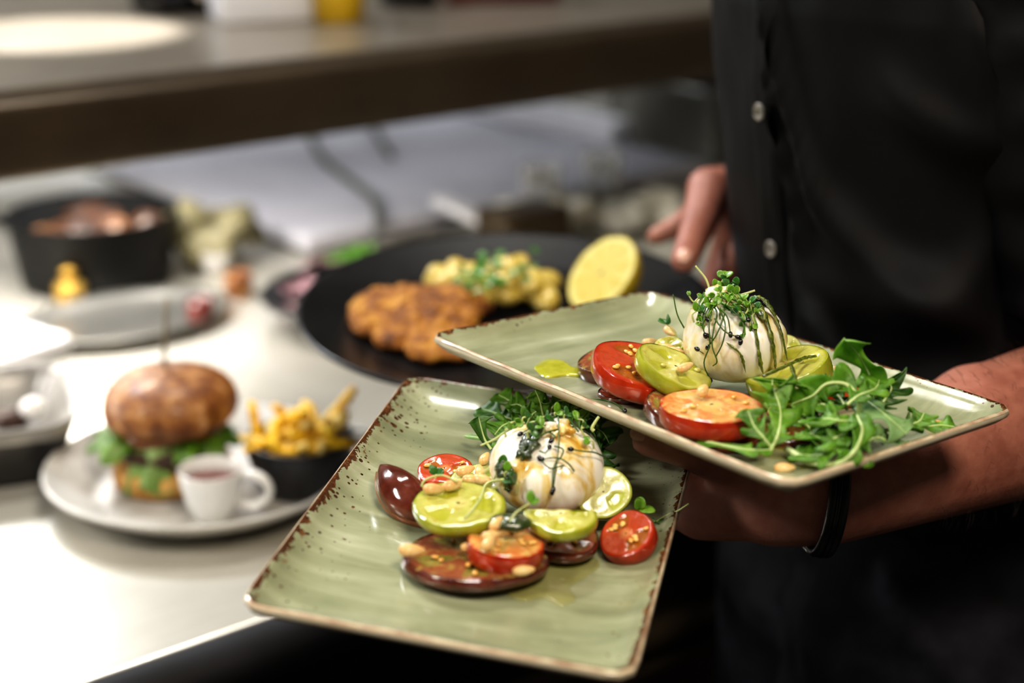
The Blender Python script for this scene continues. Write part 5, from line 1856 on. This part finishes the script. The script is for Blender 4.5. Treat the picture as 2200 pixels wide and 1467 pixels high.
q = on_shelf(440, 28)
o = empty('tape_dispenser', TZ(q) @ Matrix.Rotation(UA, 4, 'Z'), 'black dispenser on the shelf top, left of the white box', 'dispenser')
bevel(G().box((0, .03, .028), (.16, .07, .056)).build('case', M_['black_plastic'], o), .014, 4)
G().lathe([(0, 0), (.012, 0), (.014, .004), (.014, .02), (0, .024)], 24, M=TZ((-.01, -.007, .03)) @ Matrix.Rotation(PI / 2, 4, 'X')).build('knob', M_['silver'], o)
q = on_shelf(590, 50)
o = bevel(G().box((0, .05, .05), (.13, .09, .10)).build('white_box', M_['white'], None, TZ(q) @ Matrix.Rotation(UA - .3, 4, 'Z')), .004)
tag(o, 'white box on the shelf top beside the yellow tub', 'box')
q = on_shelf(706, 52)
o = empty('yellow_tub', TZ(q + Vector((.01, .03, 0))), 'yellow plastic tub on the shelf top', 'tub')
G().lathe([(0, 0), (.030, 0), (.032, .003), (.036, .08), (.034, .08), (.031, .006), (0, .005)], 32).build('body', M_['yellow'], o)
G().lathe([(0, .079), (.038, .079), (.039, .084), (.038, .090), (0, .091)], 32).build('lid', M_['black_plastic'], o)
q = on_shelf(860, 20)
o = G().lathe([(0, 0), (.034, 0), (.040, .006), (.046, .05), (.044, .05), (.036, .008), (0, .006)], 32).build('dark_bowl', M_['black_stone'], None, TZ(q + Vector((.01, .04, 0))))
tag(o, 'small dark bowl on the shelf top right of the yellow tub', 'bowl')
q = on_shelf(1085, 8)
o = bevel(G().box((0, .04, .03), (.16, .08, .06)).build('dark_red_box', M_['dark_red'], None, TZ(q) @ Matrix.Rotation(UA - .5, 4, 'Z')), .005)
tag(o, 'dark red box on the shelf top, rightmost of its row', 'box')

# ------------------------------------------------------------------ lights
def area(name, loc, tgt, size, power, col, size_y=None, spread=None):
    l = bpy.data.lights.new(name, 'AREA')
    l.energy = power; l.color = col
    if size_y: l.shape = 'RECTANGLE'; l.size = size; l.size_y = size_y
    else: l.shape = 'DISK'; l.size = size
    if spread: l.spread = math.radians(spread)
    o = bpy.data.objects.new(name, l)
    COL.objects.link(o)
    o.location = loc
    o.rotation_euler = (Vector(tgt) - Vector(loc)).to_track_quat('-Z', 'Y').to_euler()
    return o


WARM = (1.0, .86, .68)
NEUT = (1.0, .95, .88)
COOL = (.93, .96, 1.0)
# lamps below the pass shelf, then two fills added for the board
area('shelf_strip', UV(-.1, 1.60, SZ0 + .02), UV(-.1, 1.15, CT - .05), .9, 7, NEUT, .04)
area('shelf_panel', UV(.62, 1.68, SZ1 - .016), UV(.62, 1.66, CT), .50, 11, NEUT, .24)
area('board_fill_rear', UV(1.1, 2.36, SZ0 + .05), UV(1.1, 2.5, CT), 2.2, 3.2, COOL, .05)  # added fill, unseen, brightens the white board
area('board_fill_middle', UV(.9, 1.95, SZ1 - .02), UV(.9, 1.97, CT), 2.0, 1.6, COOL, .05)  # added fill, unseen, lifts the dark background under the shelf
# ceiling panels, last an added front fill
area('ceiling_panel_rear', UV(.55, 2.9, 2.7), UV(.5, 1.2, .9), .8, 66, COOL, .4)
area('ceiling_panel_middle', UV(1.0, 1.38, 2.74), UV(1.0, 1.36, .9), .6, 20, NEUT, .22)
area('ceiling_panel_left', UV(-1.1, .9, 2.6), UV(.3, .7, 1.1), .45, 28, NEUT)
area('front_fill', UV(.2, -.5, 2.65), UV(.5, .8, 1.0), .6, 34, WARM)  # added fill from behind the camera, lightens arm and hand
# heat lamp over the shelf
sp_ = bpy.data.lights.new('heat_lamp', 'SPOT')
sp_.energy = 480; sp_.color = (1, .98, .94); sp_.spot_size = math.radians(20); sp_.spot_blend = .3; sp_.shadow_soft_size = .02
so_ = bpy.data.objects.new('heat_lamp', sp_)
COL.objects.link(so_)
tgt = on_shelf(110, 72)
so_.location = tgt + Vector((-.1, .05, .95))
so_.rotation_euler = (tgt - so_.location).to_track_quat('-Z', 'Y').to_euler()

w = bpy.data.worlds.new('World')
SC.world = w
w.use_nodes = True
w.node_tree.nodes['Background'].inputs[0].default_value = (.5, .52, .55, 1)
w.node_tree.nodes['Background'].inputs[1].default_value = .05

# ------------------------------------------------------------------ camera
cd_ = bpy.data.cameras.new('Camera')
cd_.sensor_fit = 'HORIZONTAL'; cd_.sensor_width = 36
cd_.lens = F * 36 / W
cd_.clip_start = .05
cd_.dof.use_dof = True
cd_.dof.focus_distance = .875
cd_.dof.aperture_fstop = 3.1
cam = bpy.data.objects.new('Camera', cd_)
COL.objects.link(cam)
cam.location = CAM
cam.rotation_euler = (PI / 2 - PIT, 0, 0)
SC.camera = cam
SC.view_settings.view_transform = 'Standard'
SC.view_settings.look = 'Medium High Contrast'
SC.view_settings.exposure = -.2
SC.cycles.max_bounces = 8
SC.cycles.use_denoising = True
